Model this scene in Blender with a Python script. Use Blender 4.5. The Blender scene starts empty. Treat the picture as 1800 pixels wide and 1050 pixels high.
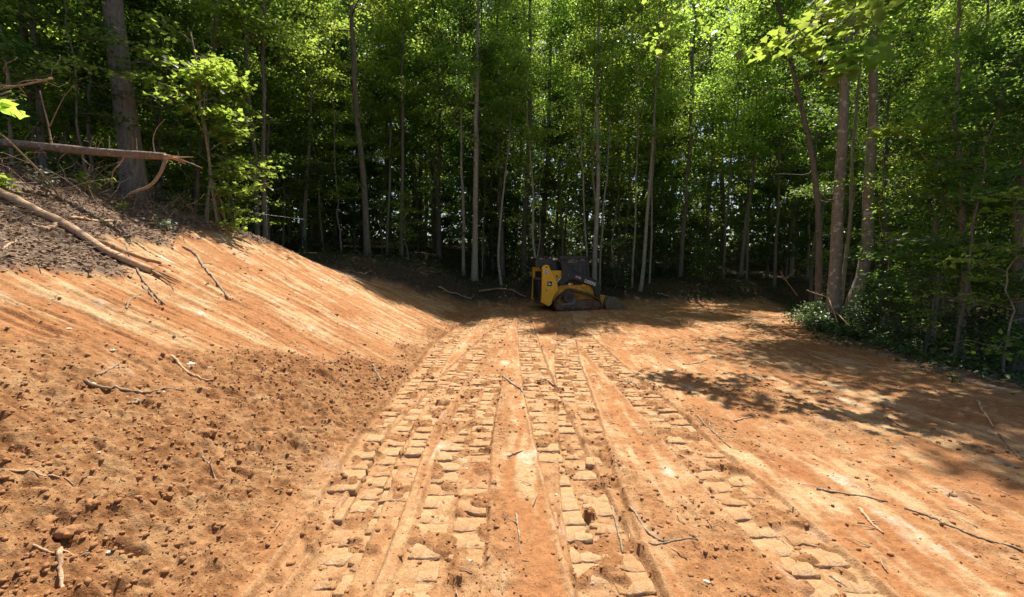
import bpy, bmesh, math, random
import numpy as np
from mathutils import Vector, Matrix
R = math.radians
SC = bpy.context.scene
COL = SC.collection

# ------------------------------------------------------------------ camera
CAM_H, PITCH, FPX = 1.6, R(4.56), 740.0
cam_data = bpy.data.cameras.new('camera')
cam = bpy.data.objects.new('camera', cam_data)
COL.objects.link(cam)
cam.location = (0, 0, CAM_H)
cam.rotation_euler = (R(90) - PITCH, 0, 0)
cam_data.sensor_width = 36
cam_data.lens = FPX / 1800 * 36
cam_data.clip_start = 0.05
cam_data.clip_end = 2000
SC.camera = cam

# ------------------------------------------------------------------ world and sun
SUN_EL, SUN_AZ = 64.0, 16.0          # azimuth to the right of straight ahead (+Y)
world = bpy.data.worlds.new('World')
SC.world = world
world.use_nodes = True
wn = world.node_tree.nodes
sky = wn.new('ShaderNodeTexSky')
sky.sky_type = 'NISHITA'
sky.sun_disc = False
sky.sun_elevation = R(SUN_EL)
sky.sun_rotation = R(SUN_AZ)
sky.air_density = 1.0
sky.dust_density = 2.0
wn['Background'].inputs['Strength'].default_value = 0.078
world.node_tree.links.new(sky.outputs[0], wn['Background'].inputs['Color'])
sun_data = bpy.data.lights.new('sun', 'SUN')
sun_data.energy = 5.0
sun_data.angle = R(0.53)
sun_data.color = (1.0, 0.955, 0.85)
sun = bpy.data.objects.new('sun', sun_data)
COL.objects.link(sun)
_sd = Vector((math.sin(R(SUN_AZ)) * math.cos(R(SUN_EL)), math.cos(R(SUN_AZ)) * math.cos(R(SUN_EL)), math.sin(R(SUN_EL))))
sun.rotation_euler = _sd.to_track_quat('Z', 'Y').to_euler()
sun.location = _sd * 60

# ------------------------------------------------------------------ render settings
SC.view_settings.view_transform = 'Standard'
SC.view_settings.look = 'None'
SC.view_settings.exposure = 1.0
SC.view_settings.gamma = 1
SC.view_settings.use_curve_mapping = False
SC.cycles.use_denoising = True
SC.cycles.max_bounces = 6
SC.cycles.diffuse_bounces = 3
SC.cycles.glossy_bounces = 2
SC.cycles.transmission_bounces = 3
SC.cycles.transparent_max_bounces = 4
SC.cycles.caustics_reflective = False
SC.cycles.caustics_refractive = False

# ------------------------------------------------------------------ numpy helpers
def smooth(a, b, x):
    t = np.clip((np.asarray(x, float) - a) / (b - a), 0, 1)
    return t * t * (3 - 2 * t)

def _hash(i, j, seed):
    h = (i.astype(np.int64) * 374761393 + j.astype(np.int64) * 668265263 + seed * 2147483647 + 12345) & 0xFFFFFFFF
    h = ((h ^ (h >> 13)) * 1274126177) & 0xFFFFFFFF
    h = ((h ^ (h >> 16)) * 2246822519) & 0xFFFFFFFF
    return (h ^ (h >> 15)) & 0xFFFF

def pn(x, y, seed=0):
    """gradient noise, about -0.7..0.7"""
    x = np.asarray(x, float); y = np.asarray(y, float)
    i = np.floor(x); j = np.floor(y)
    fx = x - i; fy = y - j
    u = fx * fx * fx * (fx * (fx * 6 - 15) + 10); v = fy * fy * fy * (fy * (fy * 6 - 15) + 10)
    def g(di, dj):
        a = _hash(i + di, j + dj, seed) * (2 * math.pi / 65536)
        return np.cos(a) * (fx - di) + np.sin(a) * (fy - dj)
    a = g(0, 0); b = g(1, 0); c = g(0, 1); d = g(1, 1)
    return (a + (b - a) * u) + ((c + (d - c) * u) - (a + (b - a) * u)) * v

def fbm(x, y, seed=0, o=3):
    r = 0; a = 1.0
    for k in range(o):
        r = r + a * pn(x * 2 ** k, y * 2 ** k, seed + 17 * k); a *= 0.5
    return r

# ------------------------------------------------------------------ terrain shape
def softplus(t, s):
    return s * np.logaddexp(0, t / s)

def edge_x(y):      # right border of the bare dirt
    return np.interp(y, [-5, 0, 5, 6.8, 8.2, 10.4, 14, 17, 20], [6.0, 6.2, 6.25, 6.4, 6.7, 7.3, 9.3, 10.5, 11.5])

def rise_y(x):      # back border of the bare dirt
    return np.interp(x, [-12, -6, -4, -1, .5, 5, 10, 14], [13.0, 13.2, 14.0, 15.8, 16.9, 17.3, 17.9, 18.5])

def bank_t(x, y):
    return -1.5 - x + 0.12 * pn(np.asarray(y) * .6, 0 * np.asarray(y) + 3.3, 5)

def h_macro(x, y):
    x = np.asarray(x, float); y = np.asarray(y, float)
    t = bank_t(x, y)
    k = np.interp(y, [0, 10.5, 13.5, 20], [.475, .475, .33, .30])
    face = k * softplus(t, .18)
    cap = np.interp(y, [0, 8, 9.5, 11, 12.5, 14, 16, 20, 40], [3.2, 3.25, 2.82, 2.22, 1.68, 1.32, 1.1, 0.9, 0.8])
    cap = cap + 0.07 * np.maximum(-x - 8, 0) + 0.05 * pn(x * .7, y * .7, 3)
    bank = cap - softplus(cap - face, .08)
    dy = y - rise_y(x)
    rise = np.minimum(softplus(dy, .15) * .45, .75 + 0 * dy)
    rise = .75 - softplus(.75 - softplus(dy, .15) * .45, .1)
    rise = np.maximum(rise, 0) + .07 * np.maximum(dy - 2, 0)
    rise = np.minimum(rise, 3.6)
    dx = x - edge_x(y)
    drop = -.62 * smooth(0, 3.0, dx) * (1 - smooth(15, 22, y))
    mound = .50 * np.exp(-(((x - 9.1) / .65) ** 2 + ((y - 11.8) / .8) ** 2))
    berm = .03 * np.exp(-((dx - .05) / .35) ** 2)
    und = .05 * pn(x * .35, y * .35, 11) + .03 * pn(x * .9, y * .9, 12)
    forest = np.maximum(smooth(0, 1, dx), smooth(0, 1, dy))
    return bank + rise + drop + mound + berm + und + forest * .12 * pn(x * .5, y * .5, 8)

def make_path(pts):
    pts = np.array(pts, float)
    ys = np.arange(-1, 20, .02)
    xs = np.interp(ys, pts[:, 1], pts[:, 0])
    ker = np.ones(61) / 61
    xs = np.convolve(np.pad(xs, 30, mode='edge'), ker, 'valid')
    ds = np.sqrt(np.gradient(xs) ** 2 + np.gradient(ys) ** 2)
    return ys, xs, np.cumsum(ds)

# crawler prints: (centre line as x,y), width, strength, y fade start/end, seed, lug contrast
TRACKS = [
    (make_path([(1.62, 1), (1.6, 3), (1.57, 5), (1.55, 8), (1.6, 12)]), .44, .85, (10, 13), 31, .8),
    (make_path([(2.75, 1), (2.75, 3), (2.85, 5), (3.0, 8), (2.9, 12)]), .42, .35, (9, 12), 32, .35),
    (make_path([(-.36, 1), (-.38, 2.5), (-.42, 4), (-.35, 6), (-.3, 9)]), .46, .78, (4.8, 6.8), 33, .8),
    (make_path([(-1.0, 1), (-1.04, 2.2), (-1.2, 4), (-1.33, 8), (-1.1, 12), (-.9, 14)]), .42, 1.0, (13, 15), 34, 1.0),
    (make_path([(-.88, 1), (-.9, 2.2), (-1.0, 4), (-.78, 6.5), (-.15, 12), (.1, 14)]), .42, .95, (13, 15), 35, 1.0),
    (make_path([(.52, 1), (.53, 2), (.55, 3), (.68, 4), (.78, 5.2), (.92, 7), (1.6, 12.5), (1.8, 14)]), .42, .95, (13, 15), 36, 1.0),
    (make_path([(.55, 1), (.52, 2), (.45, 3), (.36, 5), (.34, 7), (.36, 12.5), (.3, 14)]), .43, 1.0, (13, 15), 37, 1.0),
]
PITCH_LUG = .165

def track_mask(tr, x, y):
    (ys, xs, ss), w, stg, (fa, fb), seed, con = tr
    u = x - np.interp(y, ys, xs)
    m = stg * (1 - smooth(fa, fb, y)) * smooth(.3, .9, y) * smooth(-.40, .02, fbm(x * 2.6, y * 2.0, seed + 40) + (stg - .55) * .9) * smooth(2.5, .2, bank_t(x, y))
    cr = smooth(.0, .3, fbm(x * 4.5, y * 4.5, seed + 60, 2) - .07 + .3 * (1 - stg))
    return u, m, cr

def terrain(x, y, detail=True):
    """returns z, pale, loose, litter, shapes all vectorised"""
    x = np.asarray(x, float); y = np.asarray(y, float)
    z = h_macro(x, y)
    t = bank_t(x, y)
    dx = x - edge_x(y); dyr = y - rise_y(x)
    onface = smooth(.15, .7, t)
    # litter on the bank top and the forest floor
    tl = np.interp(y, [0, 4.9, 6.3, 8, 9.5, 11, 12.5, 14], [2.9, 3.1, 3.9, 4.5, 4.75, 3.9, 3.3, 2.9]) + .55 * fbm(x * 1.1, y * 1.1, 21)
    litter = smooth(0, .35, t - tl)
    wob = .35 * fbm(x * .9, y * .9, 22)
    wob = wob + .30 * fbm(x * 3.5, y * 3.5, 23)
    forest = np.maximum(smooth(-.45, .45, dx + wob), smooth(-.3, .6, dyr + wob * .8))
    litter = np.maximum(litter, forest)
    bare = 1 - litter
    # loose crumbly soil along the toe of the bank
    lo_n = fbm(x * .8, y * .8, 41)
    near = np.interp(y, [0, 3.6, 5.4, 7, 12], [1.7, 1.55, .8, .5, .3])
    toe = smooth(1.35 * near + .1, .70 * near, t + .95 * lo_n) * smooth(-.35, .15, t)
    toe = np.where(y < 3.2, np.maximum(toe, smooth(2.4, 1.5, t + .6 * lo_n) * smooth(-.35, .15, t) * smooth(3.6, 2.6, y)), toe)
    mid = smooth(.0, .35, fbm(x * 1.3, y * .55, 42) + .05) * (1 - onface)
    loose = np.clip(toe + .45 * mid, 0, 1) * bare
    # graded streaks: downhill on the bank, along the road elsewhere
    yw = y + .3 * x * np.clip((y - 4) / 6, 0, 1) + .12 * pn(x * .8, y * .8, 51)
    s1 = fbm(x * .45, yw * 5.5, 52, 3)
    s1b = fbm(x * .9, yw * 14, 53, 2)
    xw = x + .12 * pn(x * .8, y * .8, 54) - .05 * y
    s2 = fbm(xw * 6.0, y * .8, 55, 3)
    s2b = fbm(xw * 15, y * 1.8, 56, 2)
    st = np.where(t > 0, s1, s2); stb = np.where(t > 0, s1b, s2b)
    blend = smooth(-.2, .3, t)
    st = s2 * (1 - blend) + s1 * blend; stb = s2b * (1 - blend) + s1b * blend
    blot = fbm(x * 3.1, y * 3.1, 58, 3)
    pale = smooth(-.17, .42, (.75 * st + .5 * stb) * (.7 + .3 * blend) + .30 * fbm(x * .7, y * .7, 57) + .38 * blot) * (1 - .85 * loose)
    z = z + bare * (1 - .6 * loose) * (.030 * st * (.35 + .65 * blend) + (.25 - np.abs(stb)) * (.012 + .050 * blend))
    press = np.zeros_like(x); intrack = np.zeros_like(x)
    if detail:
        for (ys, xs, ss), w, stg, (fa, fb), seed, con in TRACKS:
            sel = np.nonzero((np.abs(x - np.interp(y, ys, xs)) < w / 2 + .14) & (y > .2) & (y < fb + .3))[0]
            if not len(sel): continue
            X_, Y_ = x[sel], y[sel]
            xc = np.interp(Y_, ys, xs); s = np.interp(Y_, ys, ss)
            u = X_ - xc + .008 * pn(Y_ * 5, X_ * 2, seed)
            m = stg * (1 - smooth(fa, fb, Y_)) * smooth(.3, .9, Y_)
            br = smooth(-.40, .02, fbm(X_ * 2.6, Y_ * 2.0, seed + 40) + (stg - .55) * .9)
            m = m * br * smooth(2.5, .2, t[sel])
            au = np.abs(u)
            inside = 1 - smooth(w / 2 - .010, w / 2 + .010, au)
            crumble = smooth(.0, .3, fbm(X_ * 4.5, Y_ * 4.5, seed + 60, 2) - .07 + .3 * (1 - stg))
            keep = 1 - crumble
            ridge = np.exp(-((au - w / 2 - .022) / .020) ** 2)
            imp = -.030 * keep - .014 * crumble
            z[sel] += m * (inside * imp + ridge * .022 * (.6 + 1.2 * pn(X_ * 3, Y_ * 3, seed + 8)))
            flat = inside * m
            pale[sel] = np.maximum(pale[sel] * (1 - flat) + flat * keep * (.40 + .4 * pn(X_ * 3, Y_ * 3, seed + 70)), ridge * m * .5)
            loose[sel] = loose[sel] * (1 - .85 * flat) + flat * (.22 + .6 * crumble)
            intrack[sel] = np.maximum(intrack[sel], flat)
            press[sel] = np.maximum(press[sel], flat * keep)
        # crumbs: rounded lumps with creases
        bump = (.40 - np.abs(pn(x * 8, y * 8, 61))) * .085 + (.4 - np.abs(pn(x * 17 + 4, y * 17, 62))) * .056 + (.4 - np.abs(pn(x * 34, y * 34, 63))) * .013
        big = np.maximum(pn(x * 3.2, y * 3.2, 64) - .12, 0) * .16 - smooth(.26, .42, pn(x * 5.5 + 9, y * 7.5, 71)) * .035 * (t > .1)
        amp = loose * (1 - .9 * press) * (1 - .45 * intrack)
        z = z + amp * (bump + big * (1 - press))
        z = z + (1 - amp) * bare * ((.4 - np.abs(pn(x * 12, y * 12, 65))) * .020 + pn(x * 28, y * 28, 66) * .010) * (1 - .8 * press)
        # rough torn topsoil
        z = z + litter * ((.4 - np.abs(pn(x * 4.2, y * 4.2, 67))) * .10 + (.4 - np.abs(pn(x * 9.5, y * 9.5, 68))) * .05 + pn(x * 25, y * 25, 69) * .012)
    return z, np.clip(pale, 0, 1), np.clip(loose, 0, 1), litter, forest

def hf(x, y):
    return terrain(np.atleast_1d(x), np.atleast_1d(y))[0]

def ray(px, py):
    f = Vector((0, math.cos(PITCH), -math.sin(PITCH))); u = Vector((0, math.sin(PITCH), math.cos(PITCH)))
    return f + u * ((525 - py) / FPX) + Vector((1, 0, 0)) * ((px - 900) / FPX)

def ground_at(px, py, far=60):
    """where the sight line of a photo pixel first meets the ground"""
    d = ray(px, py)
    tt = np.concatenate([np.arange(.8, 20, .01), np.arange(20, far, .05)])
    zz = CAM_H + d.z * tt - h_macro(d.x * tt, d.y * tt)
    i = np.argmax(zz < 0)
    if zz[i] >= 0: i = len(tt) - 1
    x, y = d.x * tt[i], d.y * tt[i]
    return Vector((x, y, float(hf(x, y)[0])))

def at_depth(px, py, depth):
    d = ray(px, py)
    return Vector((0, 0, CAM_H)) + d * (depth / d.y)

# ------------------------------------------------------------------ object helpers
def mesh_np(name, V, F, mat, smooth_shade=False, attrs=None):
    """V (n,3), F (m,3|4) -> mesh"""
    V = np.asarray(V, np.float32); F = np.asarray(F, np.int32)
    me = bpy.data.meshes.new(name)
    k = F.shape[1]
    me.vertices.add(len(V)); me.vertices.foreach_set('co', V.ravel())
    me.loops.add(F.size); me.loops.foreach_set('vertex_index', F.ravel())
    me.polygons.add(len(F))
    me.polygons.foreach_set('loop_start', np.arange(0, F.size, k, dtype=np.int32))
    me.polygons.foreach_set('loop_total', np.full(len(F), k, np.int32))
    if smooth_shade: me.polygons.foreach_set('use_smooth', np.ones(len(F), bool))
    for an, av in (attrs or {}).items():
        a = me.attributes.new(an, 'FLOAT', 'POINT'); a.data.foreach_set('value', np.asarray(av, np.float32))
    me.update(calc_edges=True)
    if mat: me.materials.append(mat)
    return me

def link(name, data, parent=None):
    o = bpy.data.objects.new(name, data); COL.objects.link(o)
    if parent: o.parent = parent
    return o

def tag(o, label=None, cat=None, group=None, kind=None):
    if label: o['label'] = label
    if cat: o['category'] = cat
    if group: o['group'] = group
    if kind: o['kind'] = kind
    return o

def empty(name, loc=(0, 0, 0), rz=0):
    e = link(name, None); e.location = loc; e.rotation_euler = (0, 0, rz); e.empty_display_size = .2
    return e

def tube_arrays(path, rad, m=7):
    P = np.asarray(path, float); n = len(P); rad = np.asarray(rad, float) * np.ones(n)
    T = np.gradient(P, axis=0); T /= np.linalg.norm(T, axis=1)[:, None] + 1e-9
    ref = np.array([0, 0, 1.0]) if abs(T[:, 2]).mean() < .75 else np.array([1.0, 0, 0])
    A = np.cross(T, ref); A /= np.linalg.norm(A, axis=1)[:, None] + 1e-9
    B = np.cross(T, A)
    ang = np.linspace(0, 2 * math.pi, m, endpoint=False)
    V = (P[:, None] + rad[:, None, None] * (np.cos(ang)[None, :, None] * A[:, None] + np.sin(ang)[None, :, None] * B[:, None])).reshape(-1, 3)
    F = []
    i = np.arange(n - 1)[:, None] * m; j = np.arange(m)[None, :]; j2 = (j + 1) % m
    F = np.stack([i + j, i + j2, i + m + j2, i + m + j], -1).reshape(-1, 4)
    V = np.vstack([V, P[:1], P[-1:]])
    c0, c1 = n * m, n * m + 1
    jj = np.arange(m); k2 = (jj + 1) % m
    caps = np.vstack([np.stack([np.full(m, c0), k2, jj, jj], -1), np.stack([np.full(m, c1), (n - 1) * m + jj, (n - 1) * m + k2, (n - 1) * m + k2], -1)])
    return V, F, caps

class Tubes:
    def __init__(s): s.V = []; s.T = []; s.n = 0
    def add(s, path, rad, m=7):
        V, F, caps = tube_arrays(path, rad, m)
        tri = np.vstack([F[:, [0, 1, 2]], F[:, [0, 2, 3]], caps[:, :3]])
        s.V.append(V); s.T.append(tri + s.n); s.n += len(V)
    def mesh(s, name, mat):
        return mesh_np(name, np.vstack(s.V), np.vstack(s.T), mat, True)

def leaf_arrays(P, N, D, L, W=.62, fold=.10, lobed=False):
    """leaf blades: P centres of the stalk ends, N normals, D directions, L lengths"""
    n = len(P)
    N = N / (np.linalg.norm(N, axis=1)[:, None] + 1e-9)
    D = D - N * (D * N).sum(1)[:, None]; D /= np.linalg.norm(D, axis=1)[:, None] + 1e-9
    S = np.cross(N, D)
    L = np.asarray(L)[:, None]
    if not lobed:
        loc = [(0, 0, 0), (.42, W / 2, fold), (1, 0, -.06), (.42, -W / 2, fold)]
        tris = [(0, 3, 2), (0, 2, 1)]
    else:
        loc = [(0, 0, 0), (.02, .34, .05), (.38, .30, .03), (.52, .50, .10), (.74, .20, .02), (1, 0, -.08), (.74, -.20, .02), (.52, -.50, .10), (.38, -.30, .03), (.02, -.34, .05), (.36, 0, -.03)]
        tris = [(10, i, i + 1) for i in range(9)][::1] + [(10, 9, 0)]
        tris = [(a, c, b) for a, b, c in tris]
    k = len(loc)
    V = np.stack([P + L * (a * D + b * S + c * N) for a, b, c in loc], 1).reshape(-1, 3)
    F = (np.arange(n)[:, None, None] * k + np.array(tris)[None]).reshape(-1, 3)
    return V, F, k

# ------------------------------------------------------------------ materials
def new_mat(name):
    m = bpy.data.materials.new(name); m.use_nodes = True
    nt = m.node_tree
    return m, nt, nt.nodes, nt.links, nt.nodes['Principled BSDF']

def N(nt, typ, **kw):
    n = nt.nodes.new(typ)
    for k, v in kw.items():
        if k in n.inputs: n.inputs[k].default_value = v
        else: setattr(n, k, v)
    return n

def mixc(nt, fac, a, b, blend='MIX'):
    n = nt.nodes.new('ShaderNodeMix'); n.data_type = 'RGBA'; n.blend_type = blend
    for sock, v in ((n.inputs['Factor'], fac), (n.inputs['A'], a), (n.inputs['B'], b)):
        if isinstance(v, (int, float)): sock.default_value = v
        elif isinstance(v, (tuple, list)): sock.default_value = (*v, 1) if len(v) == 3 else v
        else: nt.links.new(v, sock)
    return n.outputs['Result']

def ramp(nt, fac, stops):
    r = nt.nodes.new('ShaderNodeValToRGB')
    el = r.color_ramp.elements
    el[0].position, el[0].color = stops[0][0], (*stops[0][1], 1)
    el[1].position, el[1].color = stops[-1][0], (*stops[-1][1], 1)
    for p, c in stops[1:-1]:
        e = el.new(p); e.color = (*c, 1)
    nt.links.new(fac, r.inputs[0])
    return r.outputs[0]

def noise(nt, scale, detail=4, rough=.6, vec=None, dist=0):
    n = N(nt, 'ShaderNodeTexNoise', Scale=scale, Detail=detail, Roughness=rough, Distortion=dist)
    if vec is None:
        tc = nt.nodes.new('ShaderNodeTexCoord'); vec = tc.outputs['Object']
    nt.links.new(vec, n.inputs['Vector'])
    return n.outputs['Fac']

def attr(nt, name):
    a = nt.nodes.new('ShaderNodeAttribute'); a.attribute_name = name
    return a.outputs['Fac']

def bump(nt, h, strength, dist, prev=None):
    b = N(nt, 'ShaderNodeBump', Strength=strength, Distance=dist)
    nt.links.new(h, b.inputs['Height'])
    if prev: nt.links.new(prev, b.inputs['Normal'])
    return b.outputs['Normal']

def simple(name, col, rough=.5, metal=0, var=.25, scale=6, bmp=0, dust=None, coat=0):
    m, nt, ns, ls, bs = new_mat(name)
    f = noise(nt, scale, 5, .65)
    dark = tuple(c * (1 - var) for c in col); lite = tuple(min(1, c * (1 + var)) for c in col)
    c = ramp(nt, f, [(.3, dark), (.7, lite)])
    if dust:
        g = noise(nt, 3.5, 6, .7)
        mr = ramp(nt, g, [(dust[1], (0, 0, 0)), (dust[1] + .25, (1, 1, 1))])
        c = mixc(nt, mr, c, dust[0])
    ls.new(c, bs.inputs['Base Color'])
    bs.inputs['Roughness'].default_value = rough; bs.inputs['Metallic'].default_value = metal
    if bmp:
        ls.new(bump(nt, noise(nt, scale * 5, 4), bmp, .01), bs.inputs['Normal'])
    return m

def leaf_mat(name, dark, lite, trans, tfac=.42, rough=.42, spec=.5):
    m, nt, ns, ls, bs = new_mat(name)
    rnd = attr(nt, 'rnd')
    oi = nt.nodes.new('ShaderNodeObjectInfo')
    c = mixc(nt, rnd, dark, lite)
    hv = N(nt, 'ShaderNodeHueSaturation')
    mh = N(nt, 'ShaderNodeMapRange'); ls.new(oi.outputs['Random'], mh.inputs[0]); mh.inputs[3].default_value = .485; mh.inputs[4].default_value = .515
    mv = N(nt, 'ShaderNodeMapRange'); ls.new(oi.outputs['Random'], mv.inputs[0]); mv.inputs[3].default_value = .8; mv.inputs[4].default_value = 1.15
    ls.new(mh.outputs[0], hv.inputs['Hue']); ls.new(mv.outputs[0], hv.inputs['Value']); ls.new(c, hv.inputs['Color'])
    ls.new(hv.outputs[0], bs.inputs['Base Color'])
    bs.inputs['Roughness'].default_value = rough
    bs.inputs['Specular IOR Level'].default_value = spec
    tr = nt.nodes.new('ShaderNodeBsdfTranslucent')
    tc = mixc(nt, rnd, tuple(v * .75 for v in trans), trans)
    hv2 = N(nt, 'ShaderNodeHueSaturation'); ls.new(mh.outputs[0], hv2.inputs['Hue']); ls.new(mv.outputs[0], hv2.inputs['Value']); ls.new(tc, hv2.inputs['Color'])
    ls.new(hv2.outputs[0], tr.inputs['Color'])
    mx = nt.nodes.new('ShaderNodeMixShader'); mx.inputs[0].default_value = tfac
    ls.new(bs.outputs[0], mx.inputs[1]); ls.new(tr.outputs[0], mx.inputs[2])
    ls.new(mx.outputs[0], ns['Material Output'].inputs['Surface'])
    return m

def bark_mat(name, c1, c2, c3, scale=8, stretch=.15, patch=.62):
    m, nt, ns, ls, bs = new_mat(name)
    tc = nt.nodes.new('ShaderNodeTexCoord'); mp = nt.nodes.new('ShaderNodeMapping')
    mp.inputs['Scale'].default_value = (1, 1, stretch); ls.new(tc.outputs['Object'], mp.inputs['Vector'])
    f = noise(nt, scale * 3, 6, .7, mp.outputs[0], .6)
    c = ramp(nt, f, [(.32, c1), (.66, c2)])
    g = noise(nt, scale * .9, 5, .65)
    pm = ramp(nt, g, [(patch, (0, 0, 0)), (patch + .06, (1, 1, 1))])
    c = mixc(nt, pm, c, c3)
    ls.new(c, bs.inputs['Base Color']); bs.inputs['Roughness'].default_value = .9
    bs.inputs['Specular IOR Level'].default_value = .2
    ls.new(bump(nt, f, .9, .02), bs.inputs['Normal'])
    return m

def ground_material():
    m, nt, ns, ls, bs = new_mat('soil')
    pale, loose, litter, forest = (attr(nt, a) for a in ('pale', 'loose', 'litter', 'forest'))
    n1 = noise(nt, 1.1, 6, .65); n2 = noise(nt, 14, 6, .7); n3 = noise(nt, 70, 4, .7)
    base = ramp(nt, n1, [(.3, (.33, .134, .050)), (.5, (.40, .186, .075)), (.72, (.46, .245, .112))])
    base = mixc(nt, .6, base, ramp(nt, n2, [(.3, (.58, .54, .52)), (.7, (1.25, 1.25, 1.25))]), 'MULTIPLY')
    pal = ramp(nt, n2, [(.3, (.42, .26, .122)), (.55, (.52, .355, .19)), (.75, (.62, .475, .31))])
    n4 = noise(nt, 2.3, 4, .6)
    white = ramp(nt, n4, [(.58, (0, 0, 0)), (.70, (1, 1, 1))])
    pal = mixc(nt, white, pal, (.66, .56, .45))
    lo = ramp(nt, n2, [(.3, (.18, .075, .028)), (.5, (.29, .138, .055)), (.72, (.43, .25, .12))])
    lo = mixc(nt, ramp(nt, noise(nt, 3.2, 5, .7), [(.5, (0, 0, 0)), (.68, (.7, .7, .7))]), lo, (.45, .285, .14))
    c = mixc(nt, pale, base, pal)
    c = mixc(nt, loose, c, lo)
    damp = ramp(nt, noise(nt, .55, 5, .65), [(.50, (0, 0, 0)), (.66, (.65, .65, .65))])
    c = mixc(nt, damp, c, mixc(nt, 1.0, c, (.84, .70, .60), 'MULTIPLY'))
    c = mixc(nt, 1.0, c, (.88, .87, .88), 'MULTIPLY')
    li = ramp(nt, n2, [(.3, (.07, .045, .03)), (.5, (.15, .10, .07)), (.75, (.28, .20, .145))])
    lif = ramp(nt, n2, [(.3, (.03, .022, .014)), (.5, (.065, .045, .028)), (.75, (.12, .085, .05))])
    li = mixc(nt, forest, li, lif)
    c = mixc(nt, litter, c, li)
    c = mixc(nt, .5, c, ramp(nt, n3, [(.3, (.6, .58, .56)), (.7, (1.3, 1.3, 1.3))]), 'MULTIPLY')
    ls.new(c, bs.inputs['Base Color'])
    bs.inputs['Roughness'].default_value = .95; bs.inputs['Specular IOR Level'].default_value = .15
    b = bump(nt, n2, .7, .03); b = bump(nt, n3, .9, .010, b)
    b = bump(nt, noise(nt, 220, 3, .7), .5, .002, b)
    ls.new(b, bs.inputs['Normal'])
    return m

M = {}
M['soil'] = ground_material()
M['leaf_a'] = leaf_mat('leaf_canopy', (.035, .070, .014), (.070, .125, .020), (.52, .70, .10), .6)
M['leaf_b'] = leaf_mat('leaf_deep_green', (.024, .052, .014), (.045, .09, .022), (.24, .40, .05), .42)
M['leaf_c'] = leaf_mat('leaf_lime', (.07, .12, .016), (.11, .18, .025), (.60, .76, .10), .6)
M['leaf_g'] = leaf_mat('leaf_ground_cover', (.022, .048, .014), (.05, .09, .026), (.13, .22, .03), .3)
M['leaf_wilt'] = leaf_mat('leaf_wilted', (.16, .20, .13), (.26, .30, .22), (.2, .24, .12), .25, .6)
M['litter'] = leaf_mat('dead_leaf', (.15, .085, .05), (.42, .29, .20), (.16, .09, .04), .15, .7, .3)
M['bark_grey'] = bark_mat('bark_grey', (.09, .078, .064), (.24, .21, .175), (.28, .27, .24))
M['bark_pale'] = bark_mat('bark_pale', (.20, .18, .14), (.36, .33, .27), (.46, .43, .38), 10, .3, .58)
M['bark_mottled'] = bark_mat('bark_mottled', (.19, .155, .12), (.35, .30, .24), (.52, .50, .44), 7, .45, .56)
M['bark_dark'] = bark_mat('bark_dark', (.03, .025, .02), (.09, .075, .06), (.12, .11, .09))
M['wood_peeled'] = bark_mat('peeled_wood', (.36, .21, .12), (.58, .39, .25), (.30, .20, .13), 6, .6, .60)
M['wood_broken'] = bark_mat('broken_wood', (.20, .11, .06), (.42, .25, .13), (.15, .10, .07), 10, .3, .58)
M['bark_log'] = bark_mat('log_bark', (.14, .09, .06), (.30, .21, .15), (.36, .30, .24), 8, .6, .58)
M['stick'] = bark_mat('dry_stick', (.20, .13, .08), (.42, .31, .21), (.50, .40, .30), 18, 1, .58)
M['clod'] = simple('soil_clod', (.30, .14, .055), .95, 0, .3, 18, .8)
M['stone'] = simple('pale_stone', (.55, .44, .33), .85, 0, .25, 12, .6)
M['wire'] = simple('galvanised_wire', (.25, .24, .22), .5, .6, .3, 20)

# ------------------------------------------------------------------ the ground
def axis(segments):
    out = [segments[0][0]]
    for a, b, s0, s1 in segments:
        v = a
        L = b - a
        while v < b - 1e-6:
            s = s0 + (s1 - s0) * (v - a) / L
            v += s
            out.append(min(v, b))
    return np.array(out)

gx = axis([(-75, -20, 6, 1.0), (-20, -11, .5, .12), (-11, -7, .07, .04), (-7, -3.2, .032, .016), (-3.2, 2.0, .012, .012), (2.0, 7.5, .013, .035), (7.5, 12, .05, .10), (12, 22, .2, .6), (22, 80, 1, 6)])
gy = axis([(-14, -2, 2, .6), (-2, 1.2, .3, .03), (1.2, 3.5, .0115, .0125), (3.5, 8, .0130, .028), (8, 16, .031, .060), (16, 24, .08, .25), (24, 40, .35, .9), (40, 110, 1.2, 7)])
X, Y = np.meshgrid(gx, gy)
Z, pale, loose, litter, forest = terrain(X.ravel(), Y.ravel())
V = np.stack([X.ravel(), Y.ravel(), Z], 1)
nx, ny = len(gx), len(gy)
idx = (np.arange(ny - 1)[:, None] * nx + np.arange(nx - 1)[None]).ravel()
F = np.stack([idx, idx + 1, idx + nx + 1, idx + nx], 1)
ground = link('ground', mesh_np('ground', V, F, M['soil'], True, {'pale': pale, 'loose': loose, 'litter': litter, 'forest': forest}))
tag(ground, 'freshly graded orange clay clearing with crawler tracks and a cut bank', kind='structure')


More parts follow.
